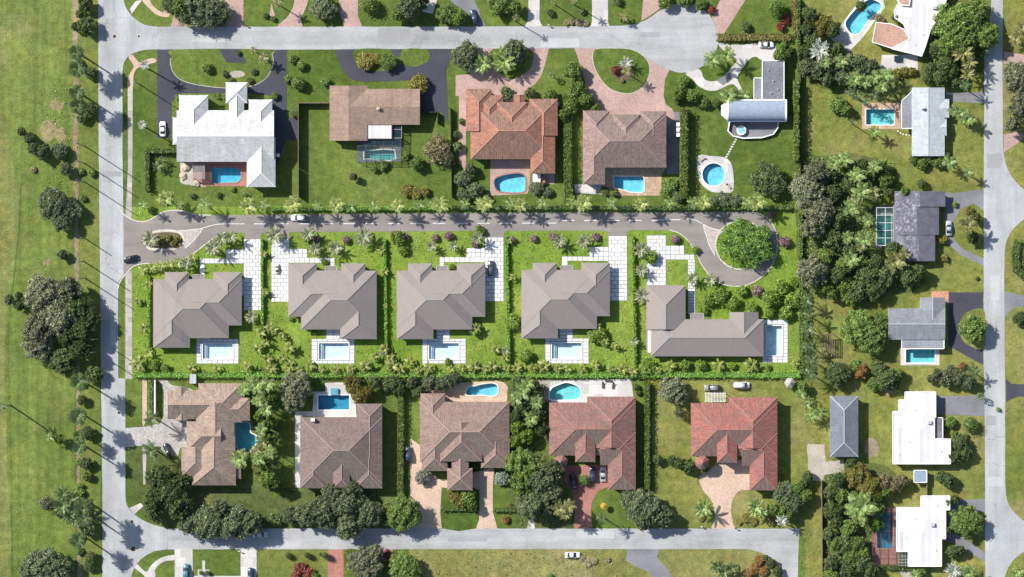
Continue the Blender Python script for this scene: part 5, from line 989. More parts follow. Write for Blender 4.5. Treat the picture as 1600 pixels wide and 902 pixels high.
car(1482, 357, 90, 'sedan', SIL, 'silver saloon in the drive right of the dark slate roof'); car(291, 893, 90, 'suv', TEA, 'teal estate on the left white drive at the bottom edge'); car(392, 899, 90, 'suv', NVY, 'navy estate on the second white drive at the bottom edge'); car(894.5, 867, 0, 'sedan', WHT, 'white saloon parked on the dry grass below the bottom street'); car(1158, 602, 0, 'van', WHT, 'white van behind the brick-red tiled house'); car(1112, 606, 180, 'suv', GRY, 'dusty grey estate beside the whitewashed pergola roof'); car(407, 835, 0, 'sedan', SIL, 'silver saloon parked under street trees on the bottom street'); car(1197, 70, 0, 'sedan', WHT, 'white saloon on the white concrete pad under the tan hedge')
car(433.5, 420, 90, 'sedan', paint('beige', (.45,.40,.33)), 'small beige buggy on the slabs left of the second taupe house', z=.17, s=.68)
# umbrella, loungers, round things
def umbrella(px, py, r, mat, label):
    x, y = P(px, py); o = empty('umbrella', (x, y, .02)); tag(o, label, 'umbrella'); n = 8; m = MB(); m.add([(r*math.cos(2*math.pi*k/n), r*math.sin(2*math.pi*k/n), 2.2) for k in range(n)] + [(0,0,2.75)] + [(r*math.cos(2*math.pi*k/n), r*math.sin(2*math.pi*k/n), 2.05) for k in range(n)], [(k, (k+1) % n, n) for k in range(n)] + [(k, n+1+k, n+1+(k+1) % n, (k+1) % n) for k in range(n)]); lk(bpy.data.objects.new('canopy', m.mesh('canopy', [mat])), o); m = MB(); m.tube([(0,0,0),(0,0,2.95)], [.04,.03], 6); lk(bpy.data.objects.new('pole', m.mesh('pole', [M['metal']])), o)
for i, (x, y, rr, l) in enumerate(((179,57,.55,'at the junction below the footpath'),(186,645,.5,'on the lower west road'),(206,815,.5,'at the lower street junction'),(208,858,.8,'in the middle of the lower junction'),(1087,19,.4,'near the rim of the top street end'),(217,57,.4,'on the mouth of the top street'))):
    o = empty('manhole_cover', (*P(x, y), .088)); tag(o, f'round iron manhole cover {l}', 'manhole cover', 'manhole covers'); m = MB(); m.tube([(0,0,0),(0,0,.012)], [rr, rr], 18); lk(bpy.data.objects.new('plate', m.mesh('plate', [M['bfence']])), o); m = MB(); m.tube([(0,0,0),(0,0,.008)], [rr+.14, rr+.14], 18); lk(bpy.data.objects.new('frame', m.mesh('frame', [M['kerb']])), o)
umbrella(943, 790, 1.1, flat('yellow_canvas', (.33,.22,.03), .8, .2, .05), 'yellow garden umbrella on the round front lawn')
def lounger(px, py, deg, mt, label, group):
    x, y = P(px, py); o = empty('sun_lounger', (x, y, .09), math.radians(deg)); tag(o, label, 'lounger', group); m = MB(); m.box(-.95,-.33,.3,.4,.33,.38); lk(bpy.data.objects.new('seat', m.mesh('seat', [mt])), o); m = MB(); m.add([(.4,-.33,.32),(.4,.33,.32),(1.0,.33,.75),(1.0,-.33,.75),(.4,-.33,.4),(.4,.33,.4),(.97,.33,.83),(.97,-.33,.83)], [(0,1,2,3),(7,6,5,4),(0,4,5,1),(1,5,6,2),(2,6,7,3),(3,7,4,0)]); lk(bpy.data.objects.new('backrest', m.mesh('backrest', [mt])), o)
    for sx in (-.85,.7):
        for sy in (-.28,.28): m = MB(); m.box(sx-.03,sy-.03,0,sx+.03,sy+.03,.31); lk(bpy.data.objects.new('leg', m.mesh('leg', [M['metal']])), o)
DK = flat('dark_cushion', (.05,.045,.05), .9)
for (x, y, dg, l) in ((942,602,90,'left of the pair'),(958,603,80,'right of the pair'),(950,595,0,'above the pair')): lounger(x, y, dg, DK, f'dark sun lounger {l} on the white deck', 'loungers on the white pool deck')
lounger(1097, 249, 40, M['stone'], 'tan sun lounger at the upper left of the round pool deck', 'loungers by the round pool'); lounger(1138, 291, 130, M['stone'], 'tan sun lounger at lower right of the round pool deck', 'loungers by the round pool')
# ---------------------------------------------------------------- planting
def trees(kind, mat, desc, h, rows, group=None, sq=1.):
    for r in rows: tree(kind, r[0], r[1], r[2], r[3] if len(r) > 3 else h, mat, desc, group, sq=sq)
def bushes(mat, desc, rows, kind='bush', group=None):
    for r in rows: bush(r[0], r[1], r[2], mat, desc, r[3] if len(r) > 3 else None, kind, group)
def palms(kind, mat, desc, h, rows, n=13, group=None, up=.55, tr=.17):
    for r in rows: palm(r[0], r[1], r[2], r[3] if len(r) > 3 else h, mat, kind, desc, n, group, up=up, tr=tr)
# row along the upper edge of the new lane, made tall to shade it
N1 = [388,458.5,525.5,621.5,688.5,756.5,812.5,912,1003,1099,1183,258]
palms('feather', 'flime', 'pale lime feather palm above the new lane', 6.5, [(x, 321 - max(0, (x-600))*.006 - (10 if x < 300 else 0), 13.5) for x in N1], 17, 'pale palms along the upper edge of the lane')
palms('droop', 'fmid', 'green drooping palm above the new lane', 6., [(412,323,10),(547,323,11),(680,318,12),(798,318,11),(895,317,11),(1086,316,11),(1168,317,11),(585,322,10),(655,320,10),(725,319,10),(850,317,10),(955,316,10),(1045,316,10),(495,322,10),(320,322,12),(281,320,9),(222,322,9)], 11, 'green palms along the upper edge of the lane')  # several of these palms are added to throw shade across the lane
# island and lower edge of the lane
palms('stiff', 'fgrey', 'grey-green spiky palm below the new lane', 3.4, [(235,373,16),(332,388,17,3.6),(361,370,13),(345,374,12),(430,368,15),(482,366,12),(568,371,14),(747,372,13),(291,412,12)], 19, 'grey-green palms along the lower edge of the lane')
palms('stiff', 'fgrey', 'silvery spiky palm on the front lawn', 2.4, [(492,389,12),(524,387,12),(675,385,10),(708,385,11),(874,379,12),(912,378,13),(1001,390,13),(1002,422,12),(1003,462,14),(1082,435,13),(1110,438,12),(392,496,12)], 19, 'silvery palms on the new front lawns')
bushes('yell', 'cream-leaved shrub in the lane island bed', [(252,379,7),(262,372,7),(270,381,6),(277,374,6)], group='island bed shrubs')
bushes('orange', 'terracotta ground shrub in the lane island bed', [(281,382,3.5,.5),(276,385,3.5,.5),(258,386,3.5,.5)], group='terracotta island shrubs')
palms('feather', 'flime', 'cream plumed low palm by the lane mouth', 1.8, [(224,421,9),(238,417,10),(252,415,9),(265,413,9),(278,411,9),(300,403,8)], 14, 'cream plumed palms at the lane mouth')
bushes('pinkl', 'mauve flowering shrub on the new front lawns', [(495,374,7),(541,375,7),(633,370,7),(680,372,7),(701,369,8),(742,381,7),(799,375,7),(834,373,7),(864,370,7),(931,370,7.5),(1055,374,8),(1184,455,10),(1205,334,7),(615,366,6)], 'small', 'mauve shrubs on the new lawns'); bushes('pinkl', 'dark mauve shrub at the right edge of the turning circle', [(1226,378,10)], 'small')
bushes('limel', 'lime shrub on the new front lawns', [(483,374,9),(622,372,13),(630,392,9),(750,360,9),(1018,402,12),(1087,391,7),(507,409.5,6),(707,418,6)], 'small', 'lime shrubs on the new front lawns')
palms('broad', 'ban', 'small pale plant beside a thin new hedge', 1.6, [(412,397,7),(415,458,8),(413,455,6),(597,392,8),(601,425,8),(602.5,478,5),(802,434,8),(797,377,5),(225,513,9),(216,470,8),(232,445,8)], 11, 'small pale plants along the thin hedges')
tree('big', 1167, 379, 46, 6.0, 'bright', '', label='big bright green tree covering the round island of the turning circle', sq=.80)
bushes('limel', 'big lime shrub right of the L-shaped house path', [(1108,468,12),(1126,462,15),(1145,474,13),(1160,455,10),(1205,466,16),(1222,450,14),(1238,470,14),(1228,490,13),(1100,485,8),(1175,482,11),(1203,488,10),(1243,440,9)], 'small', 'lime shrubs on the lawn below the turning circle')
# back edge of the new lots
palms('broad', 'ban', 'broad-leaved lime banana plant along the back hedge', 2.2, [(217,568,13),(386,572,11),(408,520,11),(422,513,9),(403,545,10),(428,515,9),(452,543,11),(418,560,11),(452,572,11),(484,571,11),(503,576,9),(571,572,13),(585,558,9),(613,572,14),(626,578,9),(600,545,9),(668,576,10),(741,573,12),(758,577,9),(789,560,10),(792,576,9),(851,571,12),(872,575,10),(911,574,9),(973,577,10),(990,579,10),(1047,571,12),(1123,570,12),(1174,570,12),(1243,568,8),(745,512,10),(935,510,8),(945,535,9),(340,576,9),(300,576,9),(440,560,9),(425,575,10),(468,577,8),(525,577,8),(548,576,9),(640,566,9),(655,578,8),(705,577,8),(722,575,9),(770,572,10),(808,575,9),(832,574,9),(888,577,8),(930,570,9),(955,576,9),(1030,578,8),(415,535,9),(440,525,8),(610,560,9),(775,545,9),(960,540,8)], 12, 'banana plants along the back hedge')
palms('stiff', 'flime', 'pale rosette palm at the lower left of first taupe house', 1.6, [(232,552,10)], 14)
palms('stiff', 'fgrey', 'small grey rosette palm on a thin hedge line', 1.8, [(992,534,9),(599,550,8),(791,548,8)], 14, 'grey rosette palms on hedge lines')
bushes('limel', 'yellow-lime round shrub at the back of the new lots', [(240,570,10),(258,575,8),(803,503,15,2.6),(742,516,11),(933,523,17,2.8),(1012,574,16,2.6),(822,556,12),(456,499,4.5),(493,517,6),(533,412,5),(700,565,6)], 'small', 'yellow-lime shrubs at the back of the new lots')
bushes('limel', 'green mound shrub below the L-shaped house', [(1072,571,10),(1095,571,10),(1145,572,7),(1200,575,6)], 'small', 'green mounds below the L-shaped house')
# west verge
palms('bushy', 'fdark', 'tall dark palm on the west verge', 12, [(121,83,13,12),(122,106,13,9),(122,146,13,12),(123,164,12,10),(124,600,14,12),(123,652,14,12.5),(126,702,12,12),(124,682,10,8),(123,844,13,12),(131,790,15,13),(130,808,13,13)], 26, 'tall dark palms on the west verge', .6, .26)
trees('med', 'dark', 'dark bushy tree on the west verge', 4.5, [(134,8,13),(135,40,16,5),(118,42,8,3.5),(142,115,11,3),(140,172,14,3.5),(128,185,9,3),(146,585,16,4.5),(128,625,9,3),(137,676,12,3.5),(136,725,11,3.2),(137,745,8,2.6),(137,826,14,4),(142,870,10,3),(140,884,10,3),(125,22,8,3)], 'dark verge trees')
bushes('mid', 'low rough shrub on the west verge', [(124,98,7),(127,268,6),(126,600,7),(125,722,7),(124,760,7),(125,770,8),(122,785,9),(124,862,7),(130,310,6),(128,520,8),(143,270,7),(133,745,6)], 'small', 'rough verge shrubs')
# golf course
trees('med', 'oak', 'small dark tree on the golf course', 5, [(34,206,8),(45,217,9,4.5),(52,232,11),(64,238,12),(72,232,8),(14,468,9,4),(29,462,7,4),(31,478,8,4),(98,398,9,3.5)], 'small golf course trees')
trees('big', 'oak', 'large dark tree on the golf course', 8, [(84,318,28,7),(96,345,18,6),(112,330,18,5),(93,235,14,4),(104,265,11,4)], 'large golf course trees')
trees('big', 'greyl', 'huge grey-olive tree of the golf course grove', 10, [(68,458,32),(92,495,36),(62,515,30),(60,540,26,8),(105,455,24)], 'grey-olive grove trees'); trees('big', 'dark', 'huge dark tree of the golf course grove', 9, [(118,480,28),(127,515,24),(98,565,24,7),(125,545,20),(140,500,20,8),(108,525,20)], 'dark grove trees'); bush(104, 522, 14, 'limel', 'lime green shrub amid the golf course grove', 3, 'small')
trees('thin', 'greyl', 'bare grey tree on the lower golf course', 7, [(74,787,14)]); palms('stiff', 'fdark', 'dark clump palm on the lower golf course', 4.5, [(96,790,17),(110,780,16),(108,805,17),(98,772,13),(120,795,15),(118,812,14)], 17, 'dark clump palms on the golf course'); trees('big', 'oak', 'broad dark tree at the lower left corner', 8, [(66,884,31),(88,889,26,7),(48,890,22,7)])
palm(4, 636, 10, 14, 'fdark', 'droop', '', 13, label='lone tall palm at the left edge leaning off the golf course', tr=.25); palm(78, 682, 8, 5, 'fmid', 'droop', '', 12, label='thin young palm on the golf course fairway beside its long shadow'); tree('thin', 92, 686, 10, 5, 'mid', 'sparse tree on the golf course')
bush(52,265,6,'tanl','pale dry shrub on the golf course',.8)
# top edge
trees('big', 'oak', 'broad dark tree above the top street', 8, [(292,12,28),(320,18,30,7),(268,8,16,6),(345,22,18,5),(505,12,22,5),(638,12,20),(655,4,16)], 'broad trees above the top street'); trees('med', 'mid', 'mid green tree above the top street', 5, [(283,12,16,8.5),(697,22,18),(715,28,14),(622,22,12),(780,6,20),(806,12,11),(1040,2,14,4),(1070,-2,16,4),(1095,6,11,3)], 'mid green trees above the top street'); bush(577,8,13,'hedge','round clipped bush above the top street',2.6,'topiary'); bush(1213,14,12,'bright','',3.2,'topiary',label='round clipped topiary with dark shadow on the top lawn')
bushes('redl', 'crimson shrub by the end of the top street', [(1112,16,7),(1228,30,9),(1220,42,8)], 'small'); bushes('dark', 'dark round shrub above the top street', [(427,30,5),(415,25,5),(860,20,7),(785,20,9),(910,18,6),(965,2,8),(1165,42,9),(970,28,6)], 'small', 'dark shrubs above the top street'); bushes('tanl', 'dry tan ground planting on the top street verge', [(892,34,7,.8),(905,35,7,.8),(915,37,6,.7),(885,36,6,.7)], 'small', 'tan verge planting')
palms('feather', 'fgold', 'golden palm with long shadow above the top street', 7, [(434,5,11),(803,28,6,9),(868,3,6,9),(896,2,6,9),(975,26,8,3)], 12, 'golden palms above the top street')
# gardens of the upper row
palm(224, 103, 9, 9, 'fsil', 'stiff', '', 17, label='silvery palm beside the curved peach footpath', tr=.25); palm(221, 196, 9, 8, 'fsil', 'stiff', '', 17, label='silver palm on the lawn left of the white saloon', tr=.25)
bushes('dark', 'dark shrub on the island lawn of white villa', [(324,107,9,2.2),(351,115,6),(396,112,6),(362,126,5),(390,126,6),(372,83,5)], 'small', 'dark island shrubs'); palms('feather', 'fgold', 'brownish palm on the island lawn of white villa', 4, [(411,92,9),(397,79,7)], 12); bushes('mid', 'green shrub beside the asphalt drive', [(457,93,8),(471,102,9),(449,124,7),(466,130,12,3),(509,128,8),(460,178,8),(277,152,5),(340,150,6,1),(350,151,5,1),(430,150,7)], 'small', 'green shrubs beside the upper drives')
bushes('yell', 'big mottled yellow-green shrub on the drive island', [(571,96,16,2.6),(588,92,10,2)], 'med'); tree('dense', 607, 97, 15, 3.5, 'mid', '', label='dense round tree on the asphalt drive island'); tree('med', 655, 131, 16, 3.5, 'yell', 'feathery yellow-green tree at the house corner')
palms('droop', 'fdark', 'dark palm inside the dark hedge', 2.5, [(246,260,9),(253,250,8)], 12); bushes('mid', 'low garden shrub below the pool', [(363,296,5),(340,304,6),(382,306,6),(300,306,6),(258,312,9,1.4),(236,328,7)], 'small', 'low shrubs below the pool')
tree('med', 552, 276, 7, 4, 'tanl', 'slim young tree on the back lawn'); trees('med', 'mid', 'green tree at the back of tan house', 4, [(635,245,10),(650,255,12),(597,258,10,2),(585,262,8,2)], None); tree('thin', 682, 232, 24, 5, 'tanl', 'wide sparse tan tree'); tree('med', 700, 250, 12, 4, 'oak', 'olive tree'); bushes('yell', 'straggly yellow-green shrub above the lane', [(636,298,12,1.6),(650,302,10,1.5),(665,300,8)], 'small')
trees('big', 'oak', 'feathery olive tree on the pink drive', 7, [(728,88,25),(803,82,22)], None); palms('stiff', 'fmid', 'big spiky green palm on the pink drive', 4, [(788,97,20),(755,100,16)], 19); bushes('dark', 'dark shrub against the orange house front', [(792,146,12,2.4),(829,146,10,2.4),(715,230,10),(722,190,6),(712,210,7)], 'small'); trees('med', 'mid', 'mid green tree between orange and pinkish-brown houses', 5, [(897,112,17),(903,140,16),(893,165,14),(915,155,13),(860,150,12,3.5),(930,170,10,3.5),(880,180,10)], 'trees between the orange and pinkish-brown houses'); palm(862, 118, 7, 3, 'fdark', 'fan', 'dark purple rosette palm on the lawn')
trees('med', 'oak', 'dark tree below the orange house', 4, [(722,280,14),(735,265,10),(742,298,14),(760,310,8,2),(725,305,12),(838,293,13,3),(855,300,9,2)], 'dark trees below the orange house')
bushes('redl', 'dark red shrub in the oval lawn bed', [(962,110,8,1.6)], 'small'); palm(979, 98, 11, 2.5, 'fsil', 'stiff', '', 15, label='blue-grey spiky palm in the oval lawn bed'); palm(981, 112, 8, 7, 'fgold', 'feather', '', 12, label='golden crowned palm in the oval lawn bed'); bush(972,126,4,'tanl','tan shrub in the oval lawn bed')
trees('med', 'mid', 'mid green tree left of the barrel-vaulted house', 5, [(1062,145,12),(1068,128,10,3),(1082,150,12),(1100,160,10,3),(1058,155,8,2.5),(1118,160,8,2.5)], 'trees left of the barrel-vaulted house'); palms('feather', 'fmid', 'leafy palm by the white curved drive', 5, [(1113,93,15),(1135,84,16,6),(1140,150,13,4),(1162,148,10,3)], 13, 'palms by the white curved drive'); palms('droop', 'fdark', 'dark grey palm by the vaulted roof', 4, [(1152,150,12)], 12)
trees('dense', 'dark', 'dense round dark tree', 6, [(1200,280,31)], None, .92); trees('med', 'mid', 'garden tree right of the white drive', 5, [(1218,88,12),(1232,82,10),(1225,72,8),(945,298,8,2),(958,302,7,2),(1048,290,14,3),(1040,300,10,2)], None); trees('med', 'oak', 'olive shrubby tree above the lane hedge', 3, [(1130,312,14),(1150,314,12),(1118,314,9),(1060,308,10)], None)
# jungle between the lots and the right-hand houses
trees('big', 'greyl', 'large grey-olive tree', 9, [(1262,298,30),(1276,272,22),(1282,330,26),(1268,425,26),(1270,355,20)], None)
trees('med', 'dark', 'dark jungle tree', 6, [(1300,300,18),(1308,340,20),(1303,375,18),(1300,275,14),(1330,390,15),(1355,430,20),(1385,428,22),(1340,455,18),(1395,390,14),(1420,430,18),(1368,452,18),(1310,430,16),(1435,425,13),(1405,405,12),(1370,410,14)], 'dark jungle trees'); trees('med', 'mid', 'mid green jungle tree', 5, [(1320,415,16),(1290,400,14),(1320,445,14),(1300,460,10),(1345,410,14),(1385,280,13),(1330,262,14),(1415,300,9),(1290,450,12)], 'mid green jungle trees')
palms('feather', 'fmid', 'arching green palm in the jungle', 6, [(1330,325,16),(1345,300,16),(1320,250,14),(1340,275,14),(1356,345,13),(1350,375,15),(1365,262,13),(1325,372,13),(1305,255,13),(1330,405,14)], 13, 'arching jungle palms'); palms('feather', 'fgold', 'yellowish palm in the jungle', 5.5, [(1398,408,17),(1340,312,12),(1365,300,12),(1345,385,12),(1412,398,12)], 14, 'yellowish jungle palms')
palms('droop', 'fdark', 'dark tall palm in the boundary row', 6.5, [(1262,470,12),(1264,492,12),(1263,515,13),(1266,540,13),(1268,562,13),(1266,583,13)], 13, 'dark boundary row palms', .5)
trees('big', 'mid', 'big spreading green tree on the rough lawn', 7, [(1340,512,30),(1362,530,26),(1375,505,18,5)], None); trees('big', 'dark', 'large dark tree on the rough lawn', 6, [(1308,585,22),(1385,592,20),(1372,575,14,4),(1395,600,12,4)], None); trees('med', 'orange', 'orange-tinged tree', 4.5, [(1346,580,13)]); trees('med', 'mid', 'green tree on the rough lawn', 4, [(1325,458,15),(1338,572,12),(1365,600,12),(1405,585,10),(1330,470,10),(1255,605,10)], None)
palms('droop', 'fmid', 'ragged palm on the back lawn', 4, [(1252,615,9),(1262,630,11),(1270,650,12),(1282,645,10)], 12, 'ragged back lawn palms')
# top right
trees('big', 'mid', 'huge green tree at the east road', 9, [(1490,35,34),(1520,25,30),(1540,55,24,8),(1505,60,26),(1475,75,20,7)], 'huge trees at the east road'); trees('med', 'dark', 'dark tree beside the angled house', 6, [(1478,100,17),(1470,120,14),(1455,108,12,4),(1490,112,12),(1450,125,10,4),(1462,80,12),(1495,125,13,4)], 'dark trees beside the angled house'); palms('stiff', 'fgold', 'golden green palm near the east road', 6, [(1507,82,17),(1515,98,15),(1512,115,14,5)], 16)
trees('med', 'yell', 'yellow-olive tree left of the angled pool', 5, [(1288,38,17),(1280,52,12)], None); trees('med', 'dark', 'dark tree left of the angled pool', 5.5, [(1265,22,13),(1262,45,13),(1270,62,14),(1302,48,12),(1258,82,14),(1310,75,10,4),(1345,10,10,5)], 'dark trees left of the angled pool'); palms('stiff', 'fsil', 'silver fan palm above the boundary trees', 5, [(1281,78,17)], 19); trees('med', 'oak', 'shaded garden tree', 5.5, [(1262,105,16),(1278,110,17),(1300,100,16),(1325,100,17),(1318,120,15),(1340,115,18),(1360,105,15),(1292,125,12),(1345,95,12),(1400,27,8,4)], 'shaded garden trees below the angled pool'); palms('feather', 'fmid', 'leafy palm below the angled pool', 6, [(1312,95,13),(1335,125,14),(1352,128,13),(1368,120,13),(1290,98,12),(1385,118,12),(1378,135,11)], 13, 'leafy palms below the angled pool')
bushes('yell', 'low hedge-like shrub below the white terrace', [(1400,115,9),(1413,112,9),(1425,112,8)], 'small'); bushes('tanl', 'tan dry shrub left of the angled roof', [(1372,28,7),(1378,32,6)], 'small')
trees('med', 'mid', 'small garden tree', 4, [(1308,162,15),(1322,172,10),(1450,245,11,3),(1465,252,12,3),(1478,246,9,3),(1440,255,11,3),(1428,250,9,3)], None); palms('feather', 'fmid', 'arching palm beside the pale blue-grey roof', 5, [(1490,172,13),(1512,185,13),(1365,205,11),(1500,178,11),(1485,255,11),(1512,270,11)], 13, None)
palms('droop', 'fdark', 'slim dark palm near the tan-decked pool', 7, [(1330,145,9),(1340,148,9),(1365,148,9),(1355,160,8),(1333,190,7),(1510,135,9)], 11, None)
trees('med', 'dark', 'dark tree above the slate roof', 5, [(1360,270,15),(1378,262,12),(1325,290,14),(1348,258,12),(1440,288,9,3),(1390,300,10,3)], None)
trees('big', 'greyl', 'grey-olive roadside tree', 8, [(1590,120,27),(1596,165,24),(1582,195,14)], None); palms('feather', 'fgold', 'golden palm on the right verge', 4, [(1588,60,13),(1597,45,12)], 13, None)
palm(1510, 352, 18, 7, 'fgold', 'feather', '', 17, label='large golden palm on the oval lawn beside the silver saloon'); trees('med', 'dark', 'dark small tree on the oval lawn', 4.5, [(1520,372,11),(1525,340,9)], None); bushes('yell', 'yellowish shrub by the slate house wall', [(1473,374,9),(1476,403,7),(1476,328,3.5),(1514,330,8)], 'small')
trees('big', 'mid', 'broad round tree on the asphalt drive island', 6.5, [(1520,514,23)], None); trees('med', 'oak', 'leafy tree below the aqua pool', 5, [(1478,590,15),(1498,590,14),(1513,598,12),(1465,585,10),(1455,592,8,3),(1485,578,9,3)], None); bushes('orange', 'orange shrub near the east road', [(1503,572,7)], 'small'); palms('droop', 'fdark', 'dark arching palm near the east road', 5, [(1520,580,13)], 12, None); trees('med', 'dark', 'dark round tree on the right edge lawn', 5, [(1594,498,13)], None)
trees('med', 'dark', 'dark tree right of the stepped white roof', 4.5, [(1500,692,15),(1508,708,13),(1492,715,13),(1480,750,13),(1470,745,11)], None); bush(1515,663,11,'mid','clipped round bush',2.2,'topiary'); bushes('mid', 'green shrub by the white roof entry', [(1484,660,10,2.5),(1490,678,6),(1508,682,6),(1476,672,6)], 'small'); palm(1532, 620, 8, 3, 'fdark', 'fan', 'purple rosette palm', 13)
trees('big', 'yell', 'large yellow-green tree', 6, [(1340,742,22),(1358,760,20)], None); trees('med', 'tanl', 'pale tan blossoming tree', 5, [(1382,752,14),(1398,758,14),(1410,752,11)], None); palm(1345, 795, 30, 6, 'fmid', 'feather', '', 21, label='giant spreading palm left of the deep blue pool'); trees('big', 'bright', 'bright green tree left of deep blue pool', 5, [(1370,795,14),(1368,820,13),(1372,780,10)], None)
trees('med', 'dark', 'dark thicket tree at the lower right', 5, [(1298,770,13),(1300,800,16),(1308,815,13),(1295,835,12),(1320,850,16),(1345,880,18),(1325,890,16),(1300,880,14),(1360,892,15),(1310,750,12),(1330,725,10)], 'dark thicket trees'); trees('med', 'mid', 'green thicket tree at the lower right', 5, [(1325,825,15),(1340,850,14),(1305,850,13),(1315,775,13),(1330,870,14),(1350,865,11),(1298,900,14),(1440,895,10,3),(1385,770,9)], 'green thicket trees')
trees('big', 'mid', 'large olive tree over the grey drive', 6.5, [(1510,815,27)], None); trees('med', 'dark', 'dark shrubby tree by the bottom right roof', 4, [(1482,828,8),(1488,862,11),(1500,860,9),(1482,785,9),(1492,780,8)], None); palm(1490, 893, 16, 3.5, 'fsil', 'stiff', '', 19, label='silver fan palm at the bottom right corner roof'); palms('feather', 'fmid', 'leafy palm at the bottom right', 4, [(1515,895,15),(1430,900,11),(1590,895,14)], 14, None)
# bottom row gardens
palms('droop', 'fdark', 'tall dark palm by the pale cobble drive', 8, [(237,655,13),(234,703,14)], 13, None, .45, .25)
palms('feather', 'fmid', 'leafy palm right of the lagoon pool', 8, [(400,605,13),(416,640,13),(405,625,12),(418,598,11),(410,672,13),(422,705,12),(375,718,15),(405,715,12),(390,600,11),(382,610,10)], 14, 'leafy palms around the lagoon pool'); palms('feather', 'fgold', 'golden palm beside the teal lagoon', 5, [(402,705,12),(412,690,11),(412,600,8)], 14, None); trees('med', 'mid', 'green tree right of the lagoon pool', 8.5, [(418,660,14),(408,650,11),(422,685,14),(415,725,13),(420,750,16),(424,620,12)], 'trees right of the lagoon pool')
trees('big', 'greyl', 'wide grey-olive tree', 8, [(462,605,27),(458,625,20)], None); trees('med', 'yell', 'yellow-green leafy tree', 5, [(553,602,15),(562,618,15),(575,612,10),(545,595,10)], None); trees('med', 'dark', 'dark tree above the plum-brown house', 5, [(612,600,16),(585,598,12),(625,608,10),(650,602,13,3)], None); trees('med', 'oak', 'shade tree beside the peach pool terrace', 5, [(672,598,14),(690,600,13),(700,596,13),(712,592,10),(655,612,12),(645,598,11)], None)
trees('big', 'dark', 'large dark leafy tree at the street corner', 9, [(250,748,24),(262,770,30),(245,780,22),(278,790,24),(240,800,16,7),(285,750,18,7)], 'corner trees'); trees('big', 'oak', 'broad oak over the bottom street', 9, [(328,816,30),(365,816,30),(298,816,22,7),(390,818,22),(345,798,18)], 'oaks over the bottom street'); trees('big', 'oak', 'broad oak in front of the plum-brown house', 8.5, [(505,800,28),(540,788,33),(545,822,24),(480,804,22),(578,802,22),(520,772,20),(455,806,16,5),(550,768,18)], 'oaks in front of plum-brown house'); trees('big', 'mid', 'round mid green tree beside the peach drive', 8, [(630,802,31)], None); bushes('dark', 'dark shrub on the kerb of the bottom street', [(600,812,10),(430,812,12),(417,815,9)], 'small')
trees('med', 'dark', 'dark garden tree right of the rose-brown house', 6, [(812,600,16),(835,612,18),(818,635,18),(840,645,16),(848,670,13),(806,650,12)], 'dark trees right of the rose-brown house'); palms('feather', 'fmid', 'leafy palm right of the rose-brown house', 6, [(815,612,14),(838,630,13),(825,600,13),(830,655,12),(805,625,11)], 14, 'palms right of the rose-brown house'); trees('med', 'limel', 'lime leafy tree beside the rose-brown house', 5.5, [(808,668,15),(820,682,16),(805,690,12),(838,660,9)], None)
trees('big', 'mid', 'tall soft green tree right of the rose-brown house', 9, [(812,722,24),(830,735,28),(818,755,22)], None); trees('big', 'oak', 'tall dark shade tree left of the red court', 9.5, [(845,750,32),(835,785,26),(858,778,26),(820,790,18,6),(862,740,22)], 'tall trees left of the red court'); palms('feather', 'fgold', 'golden palm left of the red paver drive', 8, [(876,795,14),(885,806,12),(890,790,11)], 13, None); palm(941, 810, 9, 8, 'fdark', 'droop', 'slim dark palm on the kerb', 12)
bush(913,750,8,'mid','clipped round bush on the red court',1.6,'topiary'); bush(660,746,13,'silver','',3.2,'med',label='silvery round shrub left of the garage wing of the rose-brown house'); bush(784,747,13,'silver','',3.,'med',label='silvery shrub right of the shaded drive of the rose-brown house'); trees('med', 'yell', 'golden green tree below the garage wing', 4, [(712,775,14),(722,783,12)], None); trees('med', 'mid', 'mid green tree on the peach drive lawn', 4.5, [(730,778,15),(738,790,10)], None); bushes('yell', 'pale round shrub by the low hedge', [(797,791,6)], 'small'); bush(790,812,7,'orange','bright orange shrub on the kerb',1.4,'small'); bushes('dark', 'dark shrub in the garage court', [(701,727,6),(742,727,7)], 'small')
trees('big', 'oak', 'dark spreading oak below the red-brown house', 8, [(1000,790,28),(1018,798,26),(1035,808,20,7),(985,780,18,6),(1005,812,18)], 'oaks below the red-brown house'); trees('big', 'greyl', 'grey tree behind the brick-red house', 6, [(1050,608,22),(1062,620,14)], None); trees('med', 'dark', 'dark tree left of the brick-red house', 5, [(1075,728,13),(1062,725,10),(1028,718,9,3),(1100,732,9,3),(1050,720,9,3)], None); trees('thin', 'oak', 'sparse dark tree', 5, [(1062,645,10)], None)
palms('stiff', 'fmid', 'spiky green palm by the peach court drive', 4, [(1098,793,15),(1180,793,17),(1190,800,13)], 18, None); bushes('yell', 'yellow-green low planting by the bottom street', [(1165,810,9,.9),(1178,815,8,.8),(1155,815,7,.8),(1095,808,8,.9),(1205,815,9,.9)], 'small', 'yellow-green low planting'); trees('big', 'oak', 'smoky dark tree right of the brick-red house', 6, [(1228,772,20),(1240,785,18),(1220,765,15)], None); trees('med', 'mid', 'green tree right of the brick-red house', 5, [(1245,765,13),(1222,800,11),(1232,805,10),(1210,795,10),(1258,775,12)], None); palm(1222, 815, 11, 5, 'fsil', 'stiff', '', 15, label='grey fan palm over the corner of the bottom street end'); trees('med', 'dark', 'dark shrubby tree on the gravel drive', 4, [(1262,745,10),(1258,755,9)], None)
bushes('hedge', 'pale round shrub by the white deck', [(994,605,6,1.5),(998,614,5,1.2)], 'small')
